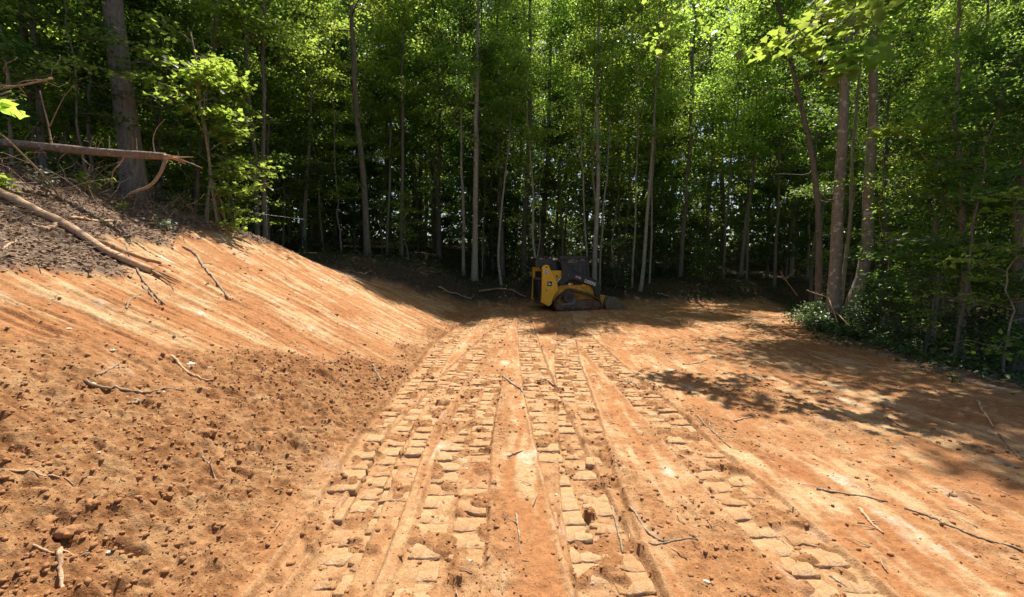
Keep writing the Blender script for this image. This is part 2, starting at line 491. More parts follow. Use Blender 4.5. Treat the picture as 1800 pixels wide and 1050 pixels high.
# pressed clay blocks left between the lugs of the crawler tracks
rngK = np.random.default_rng(3)
def block_mesh(i, w, l):
    n = 16
    a = np.linspace(0, 2 * math.pi, n, endpoint=False) + math.pi / 4
    c, sn = np.cos(a), np.sin(a)
    k = 1 / np.maximum(np.abs(c), np.abs(sn)); k = np.minimum(k, 1.40)
    base = np.stack([c * k * w / 2, sn * k * l / 2], 1) + rngK.normal(0, .0055, (n, 2))
    for q in range(int(rngK.integers(0, 3))):              # chipped corner
        j = int(rngK.integers(0, n)); base[j] *= rngK.uniform(.62, .85); base[(j + 1) % n] *= rngK.uniform(.75, .95)
    top = base * .94 + rngK.normal(0, .0015, (n, 2))
    tx, ty = rngK.normal(0, .010), rngK.normal(-.028, .012)
    tz = lambda P, dz: np.column_stack([P, dz + P[:, 0] * tx + P[:, 1] * ty + rngK.normal(0, .0008, len(P))])
    V = np.vstack([np.column_stack([base * 1.05, np.full(n, -.04)]), tz(base, -.0035), tz(top, 0), [[0, 0, .001]]])
    j = np.arange(n); j2 = (j + 1) % n
    F = np.vstack([np.stack([j + o, j2 + o, j2 + o + n], 1) for o in (0, n)] + [np.stack([j + o, j2 + o + n, j + o + n], 1) for o in (0, n)] + [np.stack([j + 2 * n, j2 + 2 * n, np.full(n, 3 * n)], 1)])
    return V, F
BLK = [block_mesh(i, .200, .150) for i in range(16)]
def block_attrs(n, p): return {'pale': np.full(n, p), 'loose': np.zeros(n), 'litter': np.zeros(n), 'forest': np.zeros(n)}
BLKM = [mesh_np('tread_block', V_, F_, M['soil'], False, block_attrs(len(V_), [.75, .58, .45, .66][i % 4])) for i, (V_, F_) in enumerate(BLK)]
spots = []
for ti, tr in enumerate(TRACKS):
    (ys, xs, ss), w, stg, _f, seed, con = tr
    if con < .5: continue
    for colm in (0, 1):
        for k in range(1, int(ss[-1] / PITCH_LUG)):
            sk = (k + .5 * colm) * PITCH_LUG + rngK.normal(0, .004)
            yk = np.interp(sk, ss, ys)
            if yk < 1.3 or yk > 12.5: continue
            sl = (np.interp(yk + .1, ys, xs) - np.interp(yk - .1, ys, xs)) / .2
            off = (colm - .5) * (w / 2 + .004)
            xk = np.interp(yk, ys, xs) + off; yk = yk - off * sl
            u, m, cr = track_mask(tr, np.array([xk]), np.array([yk]))
            if m[0] < .28 or cr[0] > .97 - .2 * rngK.random(): continue
            if any(abs(track_mask(t2, np.array([xk]), np.array([yk]))[0][0]) < t2[1] / 2 + .05 and track_mask(t2, np.array([xk]), np.array([yk]))[1][0] > .3 for t2 in TRACKS[ti + 1:]): continue
            spots.append((xk, yk, -math.atan(sl)))
spots.sort(key=lambda q: math.hypot(q[0], q[1]))
SA = np.array(spots)
ex, ey = .06, .05
zc = np.mean([hf(SA[:, 0] + a, SA[:, 1] + b) for a in (-ex, ex) for b in (-ey, ey)], 0)
gxs = (hf(SA[:, 0] + ex, SA[:, 1]) - hf(SA[:, 0] - ex, SA[:, 1])) / (2 * ex)
rest_v, rest_f, nv = [], [], 0
for i, (xk, yk, rz) in enumerate(spots):
    k = int(rngK.integers(0, 16)); zk = float(zc[i]) + .0025 + rngK.normal(0, .0012); fl = 0
    if i < 300:
        o = link('tread_block', BLKM[k], ground); o.location = (xk, yk, zk); o.rotation_euler = (rngK.normal(0, .008), rngK.normal(0, .008), rz + fl * 0 + rngK.normal(0, .02))
        o.scale = (rngK.uniform(.94, 1.03), rngK.uniform(.92, 1.03), 1)
    else:
        V_, F_ = BLK[k]; c, sn = math.cos(rz + fl), math.sin(rz + fl)
        rest_v.append(np.column_stack([V_[:, 0] * c - V_[:, 1] * sn + xk, V_[:, 0] * sn + V_[:, 1] * c + yk, V_[:, 2] + zk])); rest_f.append(F_ + nv); nv += len(V_)
if rest_v:
    RV = np.vstack(rest_v)
    o = link('tread_blocks', mesh_np('tread_blocks', RV, np.vstack(rest_f), M['soil'], False, block_attrs(len(RV), .65)), ground)
    tag(o, kind='stuff')

# ------------------------------------------------------------------ the compact track loader
M['yellow'] = simple('yellow_paint', (.80, .45, .02), .42, 0, .12, 4, 0, ((.30, .17, .07), .62))
M['yellow_dusty'] = simple('dusty_yellow_paint', (.66, .36, .03), .6, 0, .2, 5, 0, ((.26, .14, .06), .48))
M['black'] = simple('charcoal_paint', (.028, .029, .030), .45, 0, .25, 5, 0, ((.12, .085, .06), .66))
M['grey'] = simple('grey_metal', (.16, .17, .19), .5, .2, .25, 8)
M['rubber'] = simple('dirty_rubber', (.085, .062, .048), .9, 0, .4, 9, .5, ((.22, .13, .08), .50))
M['muddy'] = simple('muddy_steel', (.13, .085, .055), .85, 0, .35, 8, .4, ((.24, .14, .08), .5))
M['bucket'] = simple('worn_bucket_steel', (.15, .125, .085), .6, .15, .35, 7, .3, ((.26, .17, .09), .56))
M['chrome'] = simple('steel_rod', (.6, .6, .62), .25, 1, .1, 5)
M['white'] = simple('white_decal', (.82, .80, .76), .5, 0, .05, 5)
M['decal_black'] = simple('black_decal', (.018, .018, .018), .4, 0, .1, 5)
M['orange'] = simple('orange_decal', (.60, .26, .08), .5, 0, .1, 5)
M['glass'] = simple('dark_glass', (.02, .025, .028), .12, 0, .2, 3)
M['red'] = simple('red_lens', (.35, .03, .02), .3, 0, .1, 5)

TH = R(10)
LHALF = .85
_n = ground_at(1016.7, 547)
LO = Vector((2.15, 15.44, 0))
LO.z = float(h_macro(LO.x, LO.y)) - .005
FW = Vector((math.cos(TH), math.sin(TH), 0)); LT = Vector((-math.sin(TH), math.cos(TH), 0))

def mp(zx, zy, lat):
    """six-fold enlarged photo detail -> forward / height on the loader's plane at a given side offset"""
    d = ray(860 + zx / 6, 420 + zy / 6)
    o = Vector((0, 0, CAM_H)) - LO
    t = (lat - o.dot(LT)) / d.dot(LT)
    p = o + d * t
    return (p.dot(FW), p.z)

def poly(pts, lat):
    return [mp(a, b, lat) for a, b in pts]

def prism_bm(bm, pts, y0, y1):
    a = [bm.verts.new((x, y0, z)) for x, z in pts]; b = [bm.verts.new((x, y1, z)) for x, z in pts]
    n = len(pts)
    bm.faces.new(a); bm.faces.new(b[::-1])
    for i in range(n):
        bm.faces.new((a[i], b[i], b[(i + 1) % n], a[(i + 1) % n]))
    return bm

def box_bm(bm, x0, x1, y0, y1, z0, z1):
    return prism_bm(bm, [(x0, z0), (x1, z0), (x1, z1), (x0, z1)], y0, y1)

def cyl_bm(bm, p, q, r, m=16, r2=None):
    p = Vector(p); q = Vector(q); d = (q - p)
    mat = Matrix.Translation((p + q) / 2) @ d.to_track_quat('Z', 'Y').to_matrix().to_4x4()
    bmesh.ops.create_cone(bm, cap_ends=True, segments=m, radius1=r, radius2=r if r2 is None else r2, depth=d.length, matrix=mat)

def done(name, bm, mat, parent, bevel=0, smooth_shade=False):
    bmesh.ops.recalc_face_normals(bm, faces=bm.faces)
    me = bpy.data.meshes.new(name); bm.to_mesh(me); bm.free()
    me.materials.append(M[mat])
    o = link(name, me, parent)
    if bevel:
        b = o.modifiers.new('bevel', 'BEVEL'); b.width = bevel; b.segments = 2; b.limit_method = 'ANGLE'; b.angle_limit = R(30)
    if smooth_shade:
        for p in me.polygons: p.use_smooth = True
    return o

def prism(name, pts, y0, y1, mat, parent, bevel=.008):
    return done(name, prism_bm(bmesh.new(), pts, y0, y1), mat, parent, bevel)

def boxp(name, x0, x1, y0, y1, z0, z1, mat, parent, bevel=.006):
    return done(name, box_bm(bmesh.new(), x0, x1, y0, y1, z0, z1), mat, parent, bevel)

def cyl(name, p, q, r, mat, parent, m=18, r2=None):
    o = done(name, _c(p, q, r, m, r2), mat, parent, .004)
    return o

def _c(p, q, r, m, r2=None):
    bm = bmesh.new(); cyl_bm(bm, p, q, r, m, r2); return bm

loader = empty('track_loader', LO, TH)
tag(loader, 'yellow and black compact track loader parked at the far end of the clearing', 'loader')

# tracks
def offset_loop(P, d):
    P = np.array(P); n = len(P); out = []
    for i in range(n):
        a, b, c = P[i - 1], P[i], P[(i + 1) % n]
        t = (c - a) / np.linalg.norm(c - a)
        out.append(b + d * np.array([t[1], -t[0]]))
    return np.array(out)

def resample(P, n):
    P = np.vstack([P, P[:1]]); L = np.concatenate([[0], np.cumsum(np.linalg.norm(np.diff(P, axis=0), axis=1))])
    s = np.linspace(0, L[-1], n, endpoint=False)
    return np.stack([np.interp(s, L, P[:, 0]), np.interp(s, L, P[:, 1])], 1), L[-1]

TP = [(688, 718), (703, 745), (728, 760), (850, 761), (1000, 760), (1150, 757), (1180, 745), (1196, 712), (1192, 668), (1170, 636), (1120, 605), (1000, 567), (900, 535), (870, 527), (840, 530), (812, 547), (750, 605), (695, 665), (684, 692)]
TPm = np.array(poly(TP, -LHALF))
zmin = TPm[:, 1].min()
TPm[:, 1] -= zmin - .0
loop, LL = resample(TPm, 120)
for _ in range(2):
    loop = (np.roll(loop, 1, 0) + 2 * loop + np.roll(loop, -1, 0)) / 4
area = .5 * np.sum(loop[:, 0] * np.roll(loop[:, 1], -1) - loop[:, 1] * np.roll(loop[:, 0], -1))
if area < 0: loop = loop[::-1]
outer = offset_loop(loop, -.020); inner = offset_loop(loop, -.055)
SPK = mp(855, 612, -LHALF); SPK = (SPK[0], SPK[1] - zmin)

for side in (-1, 1):
    y0, y1 = sorted((side * .53, side * LHALF))
    bm = bmesh.new(); n = len(loop)
    rings = [[bm.verts.new((p[0], y, p[1])) for p in q] for q, y in ((outer, y0), (outer, y1), (inner, y1), (inner, y0))]
    for k in range(4):
        A, B = rings[k], rings[(k + 1) % 4]
        for i in range(n): bm.faces.new((A[i], A[(i + 1) % n], B[(i + 1) % n], B[i]))
    nl = int(LL / .1)
    lp, _ = resample(loop, nl)
    lo_ = offset_loop(lp, .004); li_ = offset_loop(lp, -.022)
    for i in range(nl):
        tdir = lp[(i + 1) % nl] - lp[i - 1]; tdir = tdir / np.linalg.norm(tdir) * .019
        half = (y0, (y0 + y1) / 2 + .03) if i % 2 else ((y0 + y1) / 2 - .03, y1)
        a, b = lo_[i], li_[i]
        prism_bm(bm, [tuple(b - tdir), tuple(b + tdir), tuple(a + tdir * .8), tuple(a - tdir * .8)], half[0] + .004, half[1] - .004)
    tr = done('track', bm, 'rubber', loader)
    ym = side * .69
    out = side * .80
    # frame plate inside the belt
    cx, cz = loop.mean(0)
    fr = [(715, 700), (740, 738), (1140, 735), (1165, 705), (1160, 670), (1120, 640), (900, 650), (800, 690)]
    fp = [(x, z - zmin) for x, z in poly(fr, -LHALF)]
    prism('track_frame', fp, *sorted((side * .60, side * .77)), 'muddy', tr, .012)
    arm = [(x, z - zmin) for x, z in poly([(745, 690), (745, 712), (900, 690), (925, 655), (905, 640), (885, 668)], -LHALF)]
    prism('frame_rail', arm, *sorted((side * .77, side * .79)), 'grey', tr, .006)
    sp = _c((SPK[0], side * .62, SPK[1]), (SPK[0], side * .78, SPK[1]), .20, 22)
    for k in range(14):
        a = k * 2 * math.pi / 14
        c = (SPK[0] + .20 * math.cos(a), SPK[1] + .20 * math.sin(a))
        cyl_bm(sp, (c[0], side * .63, c[1]), (c[0], side * .77, c[1]), .026, 8)
    s_o = done('sprocket', sp, 'muddy', tr, .003)
    cyl('hub', (SPK[0], side * .78, SPK[1]), (SPK[0], side * .815, SPK[1]), .115, 'black', tr)
    zb = inner[:, 1].min()
    x0, x1 = loop[:, 0].min() + .30, loop[:, 0].max() - .30
    for k in range(4):
        xx = x0 + (x1 - x0) * k / 3
        cyl('roller', (xx, side * .60, zb + .075), (xx, side * .80, zb + .075), .078, 'muddy', tr)
    e = loop[:, 0].max() - .20
    cyl('idler', (e, side * .58, .21), (e, side * .80, .21), .145, 'muddy', tr)
    e = loop[:, 0].min() + .17
    cyl('idler', (e, side * .58, .18), (e, side * .80, .18), .115, 'muddy', tr)

# chassis between and over the tracks
prism('chassis', poly([(728, 512), (760, 485), (1050, 488), (1085, 505), (1102, 555), (1112, 605), (1105, 690), (690, 700), (648, 640), (690, 560)], -.55), -.52, .52, 'yellow_dusty', loader, .02)
prism('fender', poly([(975, 478), (1010, 480), (1030, 505), (978, 510)], -.60), -.62, -.525, 'yellow', loader)
prism('fender', poly([(730, 495), (800, 484), (870, 484), (1000, 490), (1075, 500), (1095, 540), (1104, 592), (980, 552), (880, 522), (830, 524), (775, 560), (690, 628), (672, 640), (690, 580)], -.60), -.585, -.524, 'yellow_dusty', loader, .006)

# rear engine compartment
xr = mp(548, 500, -.55)[0]
zt = mp(545, 425, -.5)[1]; zb = mp(545, 655, -.5)[1]
eng = boxp('engine_compartment', xr + .02, mp(760, 500, -.5)[0], -.50, .50, zb, mp(600, 345, -.5)[1], 'black', loader, .02)
door = boxp('rear_door', xr - .06, xr + .018, -.46, .46, zb + .02, zt - .04, 'black', loader, .015)
for k in range(6):
    boxp('louver', xr - .072, xr - .055, -.32, .32, zb + .12 + k * .07, zb + .15 + k * .07, 'decal_black', door, .003)
for s in (-1, 1):
    boxp('tail_lamp', xr - .075, xr - .058, s * .40 - .03, s * .40 + .03, zt - .20, zt - .10, 'red', door, .004)
za = zt
prism('hood', [(xr - .09, za - .03), (xr + .10, za + .02), (xr + .42, za + .14), (xr + .42, za + .17), (xr + .06, za + .06), (xr - .09, za + .0)], -.50, .50, 'grey', loader, .005)
boxp('bumper', xr - .02, xr + .30, -.5, .5, zb - .14, zb - .002, 'muddy', loader, .02)

# lift towers
TW = [(562, 300), (578, 281), (603, 275), (628, 281), (640, 312), (690, 405), (719, 468), (727, 545), (690, 592), (666, 640), (656, 692), (630, 712), (549, 672), (556, 560), (560, 420)]
for side in (-1, 1):
    y0, y1 = sorted((side * .66, side * .80))
    tw = prism('lift_tower', poly(TW, -.80), y0, y1, 'yellow', loader, .014)
    if side < 0:
        yf = y0 - .002
        b = mp(600, 543, -.8); cyl('pivot_bolt', (b[0], yf + .001, b[1]), (b[0], yf - .02, b[1]), .022, 'decal_black', tw, 12)
        b = mp(604, 297, -.8); cyl('pivot_pin', (b[0], yf + .001, b[1]), (b[0], yf - .02, b[1]), .03, 'muddy', tw, 14)
        # lifting-point mark
        q0 = mp(576, 328, -.8); q1 = mp(619, 372, -.8)
        boxp('lift_mark', q0[0], q1[0], yf - .004, yf - .0005, q1[1], q0[1], 'white', tw, 0)
        cxm, czm = (q0[0] + q1[0]) / 2, (q0[1] + q1[1]) / 2
        bm = bmesh.new()
        for k in range(14):
            a0, a1 = k * math.tau / 14, (k + 1) * math.tau / 14
            prism_bm(bm, [(cxm + .03 * math.cos(a0), czm + .042 * math.sin(a0)), (cxm + .055 * math.cos(a0), czm + .066 * math.sin(a0)), (cxm + .055 * math.cos(a1), czm + .066 * math.sin(a1)), (cxm + .03 * math.cos(a1), czm + .042 * math.sin(a1))], yf - .007, yf - .005)
        for sx in (-1, 1):
            for sz in (-1, 1):
                cxx, czz = cxm + sx * .055, czm + sz * .06
                prism_bm(bm, [(cxx, czz), (cxx + sx * .014, czz), (cxx + sx * .014, czz + sz * .012), (cxx, czz + sz * .012)], yf - .007, yf - .005)
        done('lift_symbol', bm, 'decal_black', tw)
        # emblem: leaping animal on a dark shield
        q0 = mp(612, 450, -.8); q1 = mp(662, 500, -.8)
        w, h = q1[0] - q0[0], q0[1] - q1[1]
        shp = [(0.08, .0), (.92, .0), (1, .12), (1, .9), (.9, 1), (.1, 1), (0, .9), (0, .12)]
        prism('emblem', [(q0[0] + a * w, q1[1] + b * h) for a, b in shp], yf - .005, yf - .001, 'decal_black', tw, 0)
        deer = [(.12, .30), (.22, .36), (.30, .52), (.28, .72), (.20, .86), (.30, .80), (.36, .88), (.40, .78), (.36, .66), (.46, .56), (.66, .50), (.80, .40), (.92, .22), (.80, .30), (.70, .34), (.74, .18), (.64, .32), (.48, .36), (.36, .34), (.24, .22), (.30, .32)]
        prism('emblem_figure', [(q0[0] + a * w, q1[1] + b * h) for a, b in deer], yf - .008, yf - .006, 'white', tw, 0)
cr = poly([(575, 345), (640, 345), (640, 400), (575, 400)], -.7)
prism('cross_tube', cr, -.655, .655, 'yellow', loader, .02)
# yellow flank behind the tower
prism('side_panel', poly([(650, 336), (768, 334), (772, 380), (758, 425), (735, 452), (700, 452)], -.55), -.565, -.505, 'yellow', loader, .012)
prism('side_panel', poly([(650, 336), (768, 334), (772, 380), (758, 425), (735, 452), (700, 452)], -.55), .505, .565, 'yellow', loader, .012)
b = mp(713, 396, -.57)
cyl('cap', (b[0], -.565, b[1]), (b[0], -.59, b[1]), .03, 'decal_black', loader, 12)

# lift arms
ARM = [(752, 236), (800, 238), (835, 300), (868, 338), (930, 366), (1010, 388), (1085, 416), (1160, 456), (1173, 500), (1172, 606), (1118, 604), (1112, 530), (1060, 492), (1000, 466), (905, 434), (850, 434), (806, 462), (778, 488), (724, 478), (748, 440), (772, 398), (772, 330)]
for side in (-1, 1):
    y0, y1 = sorted((side * .60, side * .735))
    am = prism('lift_arm', poly(ARM, -.735), y0, y1, 'black', loader, .014)
    if side < 0:
        def text(body, z0, z1, size, nm):
            cu = bpy.data.curves.new(nm, 'FONT'); cu.body = body; cu.size = 1; cu.offset = .018; cu.extrude = .004
            tmp = bpy.data.objects.new('tmp', cu); COL.objects.link(tmp)
            dg = bpy.context.evaluated_depsgraph_get()
            me = bpy.data.meshes.new_from_object(tmp.evaluated_get(dg)); bpy.data.objects.remove(tmp); bpy.data.curves.remove(cu)
            me.name = nm; me.materials.clear(); me.materials.append(M['white'])
            xs = [v.co.x for v in me.vertices]; x_min, x_max = min(xs), max(xs)
            a = Vector(mp(*z0, -.735)); b = Vector(mp(*z1, -.735))
            d = b - a; L = d.length
            ux = d / L; uz = Vector((0, 1))           # sheared along the slope as lettered on the arm
            uz = Vector((-ux.y, ux.x)) * .8 + Vector((0, 1)) * .2
            for v in me.vertices:
                f = (v.co.x - x_min) / (x_max - x_min) * L
                p = a + ux * f + uz * (v.co.y * size)
                v.co = (p.x, -.739 - max(0, v.co.z) * .3, p.y)
            return link(nm, me, am)
        text('DEERE', (1003, 457), (1120, 497), .155, 'lettering')
        text('317G', (907, 408), (964, 426), .105, 'lettering')
        b = mp(832, 383, -.735); cyl('pivot_pin', (b[0], -.736, b[1]), (b[0], -.755, b[1]), .028, 'grey', am, 14)
        q0 = mp(846, 470, -.74); q1 = mp(868, 492, -.74); boxp('warning_label', q0[0], q1[0], -.63, -.626, q1[1], q0[1], 'white', loader, 0)
        q0 = mp(869, 470, -.74); q1 = mp(890, 492, -.74); boxp('warning_label', q0[0], q1[0], -.63, -.626, q1[1], q0[1], 'orange', loader, 0)
# lift cylinder
for side in (-1, 1):
    a = mp(700, 470, -.6); b = mp(768, 398, -.6); c = mp(640, 560, -.6)
    cy = cyl('lift_cylinder', (c[0], side * .63, c[1]), (a[0], side * .63, a[1]), .042, 'decal_black', loader)
    cyl('rod', (a[0], side * .63, a[1]), (b[0], side * .63, b[1]), .022, 'chrome', cy, 12)

# cab
cab = prism('cab', poly([(790, 250), (800, 470), (1062, 492), (1066, 420), (940, 352), (868, 318), (815, 245)], -.44), -.44, .44, 'black', loader, .01)
prism('roof', poly([(742, 192), (770, 182), (1035, 183), (1046, 192), (1046, 212), (742, 226)], -.47), -.47, .47, 'black', cab, .015)
for lat in (-.44, .40):
    prism('post', poly([(1020, 212), (1045, 212), (1066, 430), (1040, 420)], -.44), lat, lat + .04, 'black', cab, .006)
    prism('post', poly([(748, 222), (812, 222), (806, 340), (790, 400), (770, 400)], -.44), lat, lat + .04, 'black', cab, .006)
    bm = bmesh.new()
    for k in range(13):
        za = 226 + k * 14
        a = mp(812, za, -.44); bq = mp(1044, za + 3, -.44)
        cyl_bm(bm, (a[0], lat + .02, a[1]), (bq[0], lat + .02, bq[1]), .006, 6)
    for k in range(17):
        xa = 818 + k * 13
        a = mp(xa, 215, -.44); bq = mp(xa + 8, 400, -.44)
        cyl_bm(bm, (a[0], lat + .02, a[1]), (bq[0], lat + .02, bq[1]), .006, 6)
    done('side_screen', bm, 'grey', cab)
s0 = mp(880, 400, -.2)
seat = boxp('seat', s0[0] - .25, s0[0] + .25, -.25, .25, s0[1], s0[1] + .12, 'decal_black', cab, .03)
boxp('backrest', s0[0] - .30, s0[0] - .18, -.24, .24, s0[1] + .125, s0[1] + .60, 'decal_black', seat, .03)
# rear roof deck with window
prism('rear_deck', poly([(500, 206), (520, 200), (742, 204), (742, 236), (650, 240), (632, 285), (600, 288), (492, 300), (486, 250)], -.44), -.42, .42, 'black', loader, .012)
boxp('rear_window', mp(655, 300, -.4)[0], mp(748, 300, -.4)[0], -.40, .40, mp(700, 333, -.4)[1], mp(700, 240, -.4)[1], 'glass', loader, .004)
prism('post', poly([(632, 240), (656, 240), (648, 338), (628, 330)], -.44), -.44, -.405, 'black', loader, .004)
for (a, b_, mt) in (((672, 202), (692, 224), 'white'), ((693, 202), (718, 224), 'orange'), ((530, 203), (568, 217), 'grey')):
    q0 = mp(*a, -.43); q1 = mp(*b_, -.43)
    boxp('warning_label', q0[0], q1[0], -.447, -.441 + .02, q1[1], q0[1], mt, loader, 0)

# coupler and bucket
zb0 = zmin
cp = [(x, max(z - zmin * 0, .06)) for x, z in poly([(1175, 602), (1225, 600), (1256, 612), (1232, 690), (1215, 725), (1178, 715)], -.6)]
prism('coupler', cp, -.58, .58, 'yellow_dusty', loader, .012)
BK = [(1256, 612), (1335, 618), (1352, 632), (1472, 765), (1300, 762), (1244, 744), (1226, 700)]
bp = [(x, max(z, .012)) for x, z in poly(BK, -.86)]
bk = None
bm = bmesh.new()
shell = [bp[2], bp[1], bp[0], bp[6], bp[5], bp[4], bp[3]]
inn = []
cxb = sum(p[0] for p in bp) / len(bp); czb = sum(p[1] for p in bp) / len(bp)
for p in shell:
    d = Vector((cxb - p[0], czb - p[1])); d = d.normalized() * .022
    inn.append((p[0] + d.x, p[1] + d.y))
prism_bm(bm, shell + inn[::-1], -.84, .84)
bk = done('bucket', bm, 'bucket', loader, .004)
for s in (-1, 1):
    prism('side_plate', bp, *sorted((s * .842, s * .862)), 'bucket', bk, .006)
e = bp[3]
boxp('cutting_edge', e[0] - .16, e[0] + .02, -.868, .868, .006, .03, 'grey', bk, .003)

# ------------------------------------------------------------------ trees
def curve_path(p0, p1, n, rng, wob, sag=0):
    t = np.linspace(0, 1, n)[:, None]
    p0 = np.asarray(p0, float); p1 = np.asarray(p1, float)
    P = p0 + (p1 - p0) * t
    w = np.cumsum(rng.normal(0, wob, (n, 3)), 0); w -= t * w[-1:]
    P = P + w * np.sin(np.pi * np.clip(t, 0, 1)) ** .5
    P[:, 2] += sag * (4 * t * (1 - t))[:, 0]
    return P

def limb_and_leaves(tb, rng, start, direc, length, rad, leaves, nclus, leafn, spread=.26, flat=.4, twigs=4):
    end = np.asarray(start) + np.asarray(direc) * length
    P = curve_path(start, end, 7, rng, length * .025, length * .06)
    tb.add(P, np.linspace(rad, max(.004, rad * .18), 7), 5)
    cl = []
    for k in range(twigs):
        f = rng.uniform(.3, 1); i = min(5, int(f * 6)); q = P[i] + (P[i + 1] - P[i]) * (f * 6 - i)
        d = np.asarray(direc) * rng.uniform(.3, .9) + rng.normal(0, .55, 3) * np.array([1, 1, .45])
        d /= np.linalg.norm(d)
        L = length * rng.uniform(.22, .45)
        e = q + d * L
        tb.add(curve_path(q, e, 4, rng, L * .03), np.linspace(rad * .35 + .002, .003, 4), 4)
        for g in np.linspace(.35, 1, 3): cl.append(q + d * L * g)
    for f in np.linspace(.35, 1, 5):
        i = min(5, int(f * 6)); cl.append(P[i] + (P[i + 1] - P[i]) * (f * 6 - i))
    cl = np.array(cl)
    pick = cl[rng.integers(0, len(cl), leafn)]
    off = rng.normal(0, spread, (leafn, 3)) * np.array([1, 1, flat])
    leaves.append(pick + off)

def leaf_mesh(name, P, rng, size, mat, tilt=.55, lobed=False, W=.62):
    n = len(P)
    Nn = np.array([0, 0, 1.0]) + rng.normal(0, tilt, (n, 3))
    D = rng.normal(0, 1, (n, 3)); D[:, 2] -= .35
    L = size * rng.uniform(.6, 1.25, n)
    V, F, k = leaf_arrays(P, Nn, D, L, W, .10, lobed)
    return mesh_np(name, V, F, M[mat], False, {'rnd': np.repeat(rng.random(n), k)})

def build_tree(seed, H, r0, cb, spread, nlimb, nleaf, size, leaf='leaf_a', bark='bark_grey', lean=(0, 0), bend=None, wob=.05, tilt=.55, lobed=False, dead=4, up=.5, flat=.4, clus=.26):
    """trunk mesh and crown mesh of one tree standing at the origin"""
    rng = np.random.default_rng(seed)
    n = 22
    z = np.linspace(-.35, H, n)
    zz = np.clip(z / H, 0, 1)
    px = np.cumsum(rng.normal(0, wob, n)); py = np.cumsum(rng.normal(0, wob, n))
    px = (px - np.interp(0, z, px)) * smooth(0, .3, zz) + lean[0] * zz; py = (py - np.interp(0, z, py)) * smooth(0, .3, zz) + lean[1] * zz
    if bend is not None:
        bx = np.interp(z, [b[0] for b in bend], [b[1] for b in bend]); by = np.interp(z, [b[0] for b in bend], [b[2] for b in bend])
        ker = np.array([1, 2, 1]) / 4
        bx[1:-1] = np.convolve(bx, ker, 'valid'); by[1:-1] = np.convolve(by, ker, 'valid')
        px = px * .3 + bx; py = py * .3 + by
    P = np.stack([px, py, z], 1)
    rad = r0 * (1 - .85 * zz ** 1.1) * (1 + .55 * np.exp(-np.maximum(z, 0) / (r0 * 2.2 + .05)))
    tb = Tubes(); tb.add(P, np.maximum(rad, .008), 10 if r0 > .1 else 7)
    leaves = []
    per = int(nleaf / nlimb)
    for k in range(nlimb):
        f = cb + (1 - cb) * ((k + rng.uniform(.1, .9)) / nlimb)
        h = f * H
        st = np.array([np.interp(h, z, px), np.interp(h, z, py), h])
        a = k * 2.399 + rng.uniform(-.5, .5)
        g = (f - cb) / (1 - cb)
        prof = (.55 + .45 * math.sin(math.pi * min(1, g * .9 + .15))) * (1 - .45 * g)
        el = up * (.25 + g * 1.4) + rng.uniform(-.2, .2)
        d = np.array([math.cos(a) * math.cos(el), math.sin(a) * math.cos(el), math.sin(el)])
        L = spread * prof * rng.uniform(.7, 1.25)
        limb_and_leaves(tb, rng, st, d, L, max(.008, np.interp(h, z, rad) * .36), leaves, 6, per, clus, flat)
    for k in range(dead):
        h = rng.uniform(.08, max(.1, cb)) * H
        st = np.array([np.interp(h, z, px), np.interp(h, z, py), h]); a = rng.uniform(0, 6.28)
        d = np.array([math.cos(a), math.sin(a), rng.uniform(-.2, .6)]); L = rng.uniform(.3, 1.1)
        tb.add(curve_path(st, st + d * L, 6, rng, .05), np.linspace(max(.006, r0 * .16), .003, 6), 4)
    tm = tb.mesh('trunk', M[bark])
    LP = np.vstack(leaves)
    LP = LP[LP[:, 2] > .12]
    cm = leaf_mesh('crown', LP, rng, size, leaf, tilt, lobed)
    return tm, cm

def place_tree(meshes, loc, rz, label, group=None, s=1.0, name='tree', cat='tree'):
    e = empty(name, loc, rz); e.scale = (s, s, s)
    link('trunk', meshes[0], e)
    if meshes[1]: link('crown', meshes[1], e)
    tag(e, label, cat, group)
    return e

def gz(x, y): return float(h_macro(x, y))

# shared shapes
POLE = [build_tree(100 + i, H, r, cb, sp, nl, nf, .125, lf, bk, lean=(ln, ln * .4), wob=.05)
        for i, (H, r, cb, sp, nl, nf, lf, bk, ln) in enumerate([
            (14.5, .085, .36, 2.3, 24, 9000, 'leaf_a', 'bark_pale', .5),
            (16.0, .10, .42, 2.6, 26, 10000, 'leaf_b', 'bark_grey', -.4),
            (13.0, .06, .30, 1.9, 22, 8000, 'leaf_a', 'bark_pale', .3),
            (15.0, .075, .33, 2.2, 24, 9000, 'leaf_c', 'bark_pale', -.6),
            (17.0, .12, .45, 3.0, 26, 11000, 'leaf_a', 'bark_grey', .2),
            (11.5, .05, .26, 1.8, 20, 7500, 'leaf_b', 'bark_dark', .5)])]
SAPL = [build_tree(200 + i, H, r, cb, sp, nl, nf, .115, lf, bk, lean=(ln, -ln * .3), wob=.035, up=.12, flat=.16, clus=.22, tilt=.4, dead=2)
        for i, (H, r, cb, sp, nl, nf, lf, bk, ln) in enumerate([
            (4.5, .028, .28, 1.5, 13, 1500, 'leaf_a', 'bark_pale', .3),
            (6.0, .035, .30, 1.8, 15, 2200, 'leaf_b', 'bark_grey', -.4),
            (3.2, .020, .25, 1.1, 11, 900, 'leaf_c', 'bark_pale', .2),
            (7.5, .040, .26, 1.9, 18, 3000, 'leaf_a', 'bark_pale', .5)])]
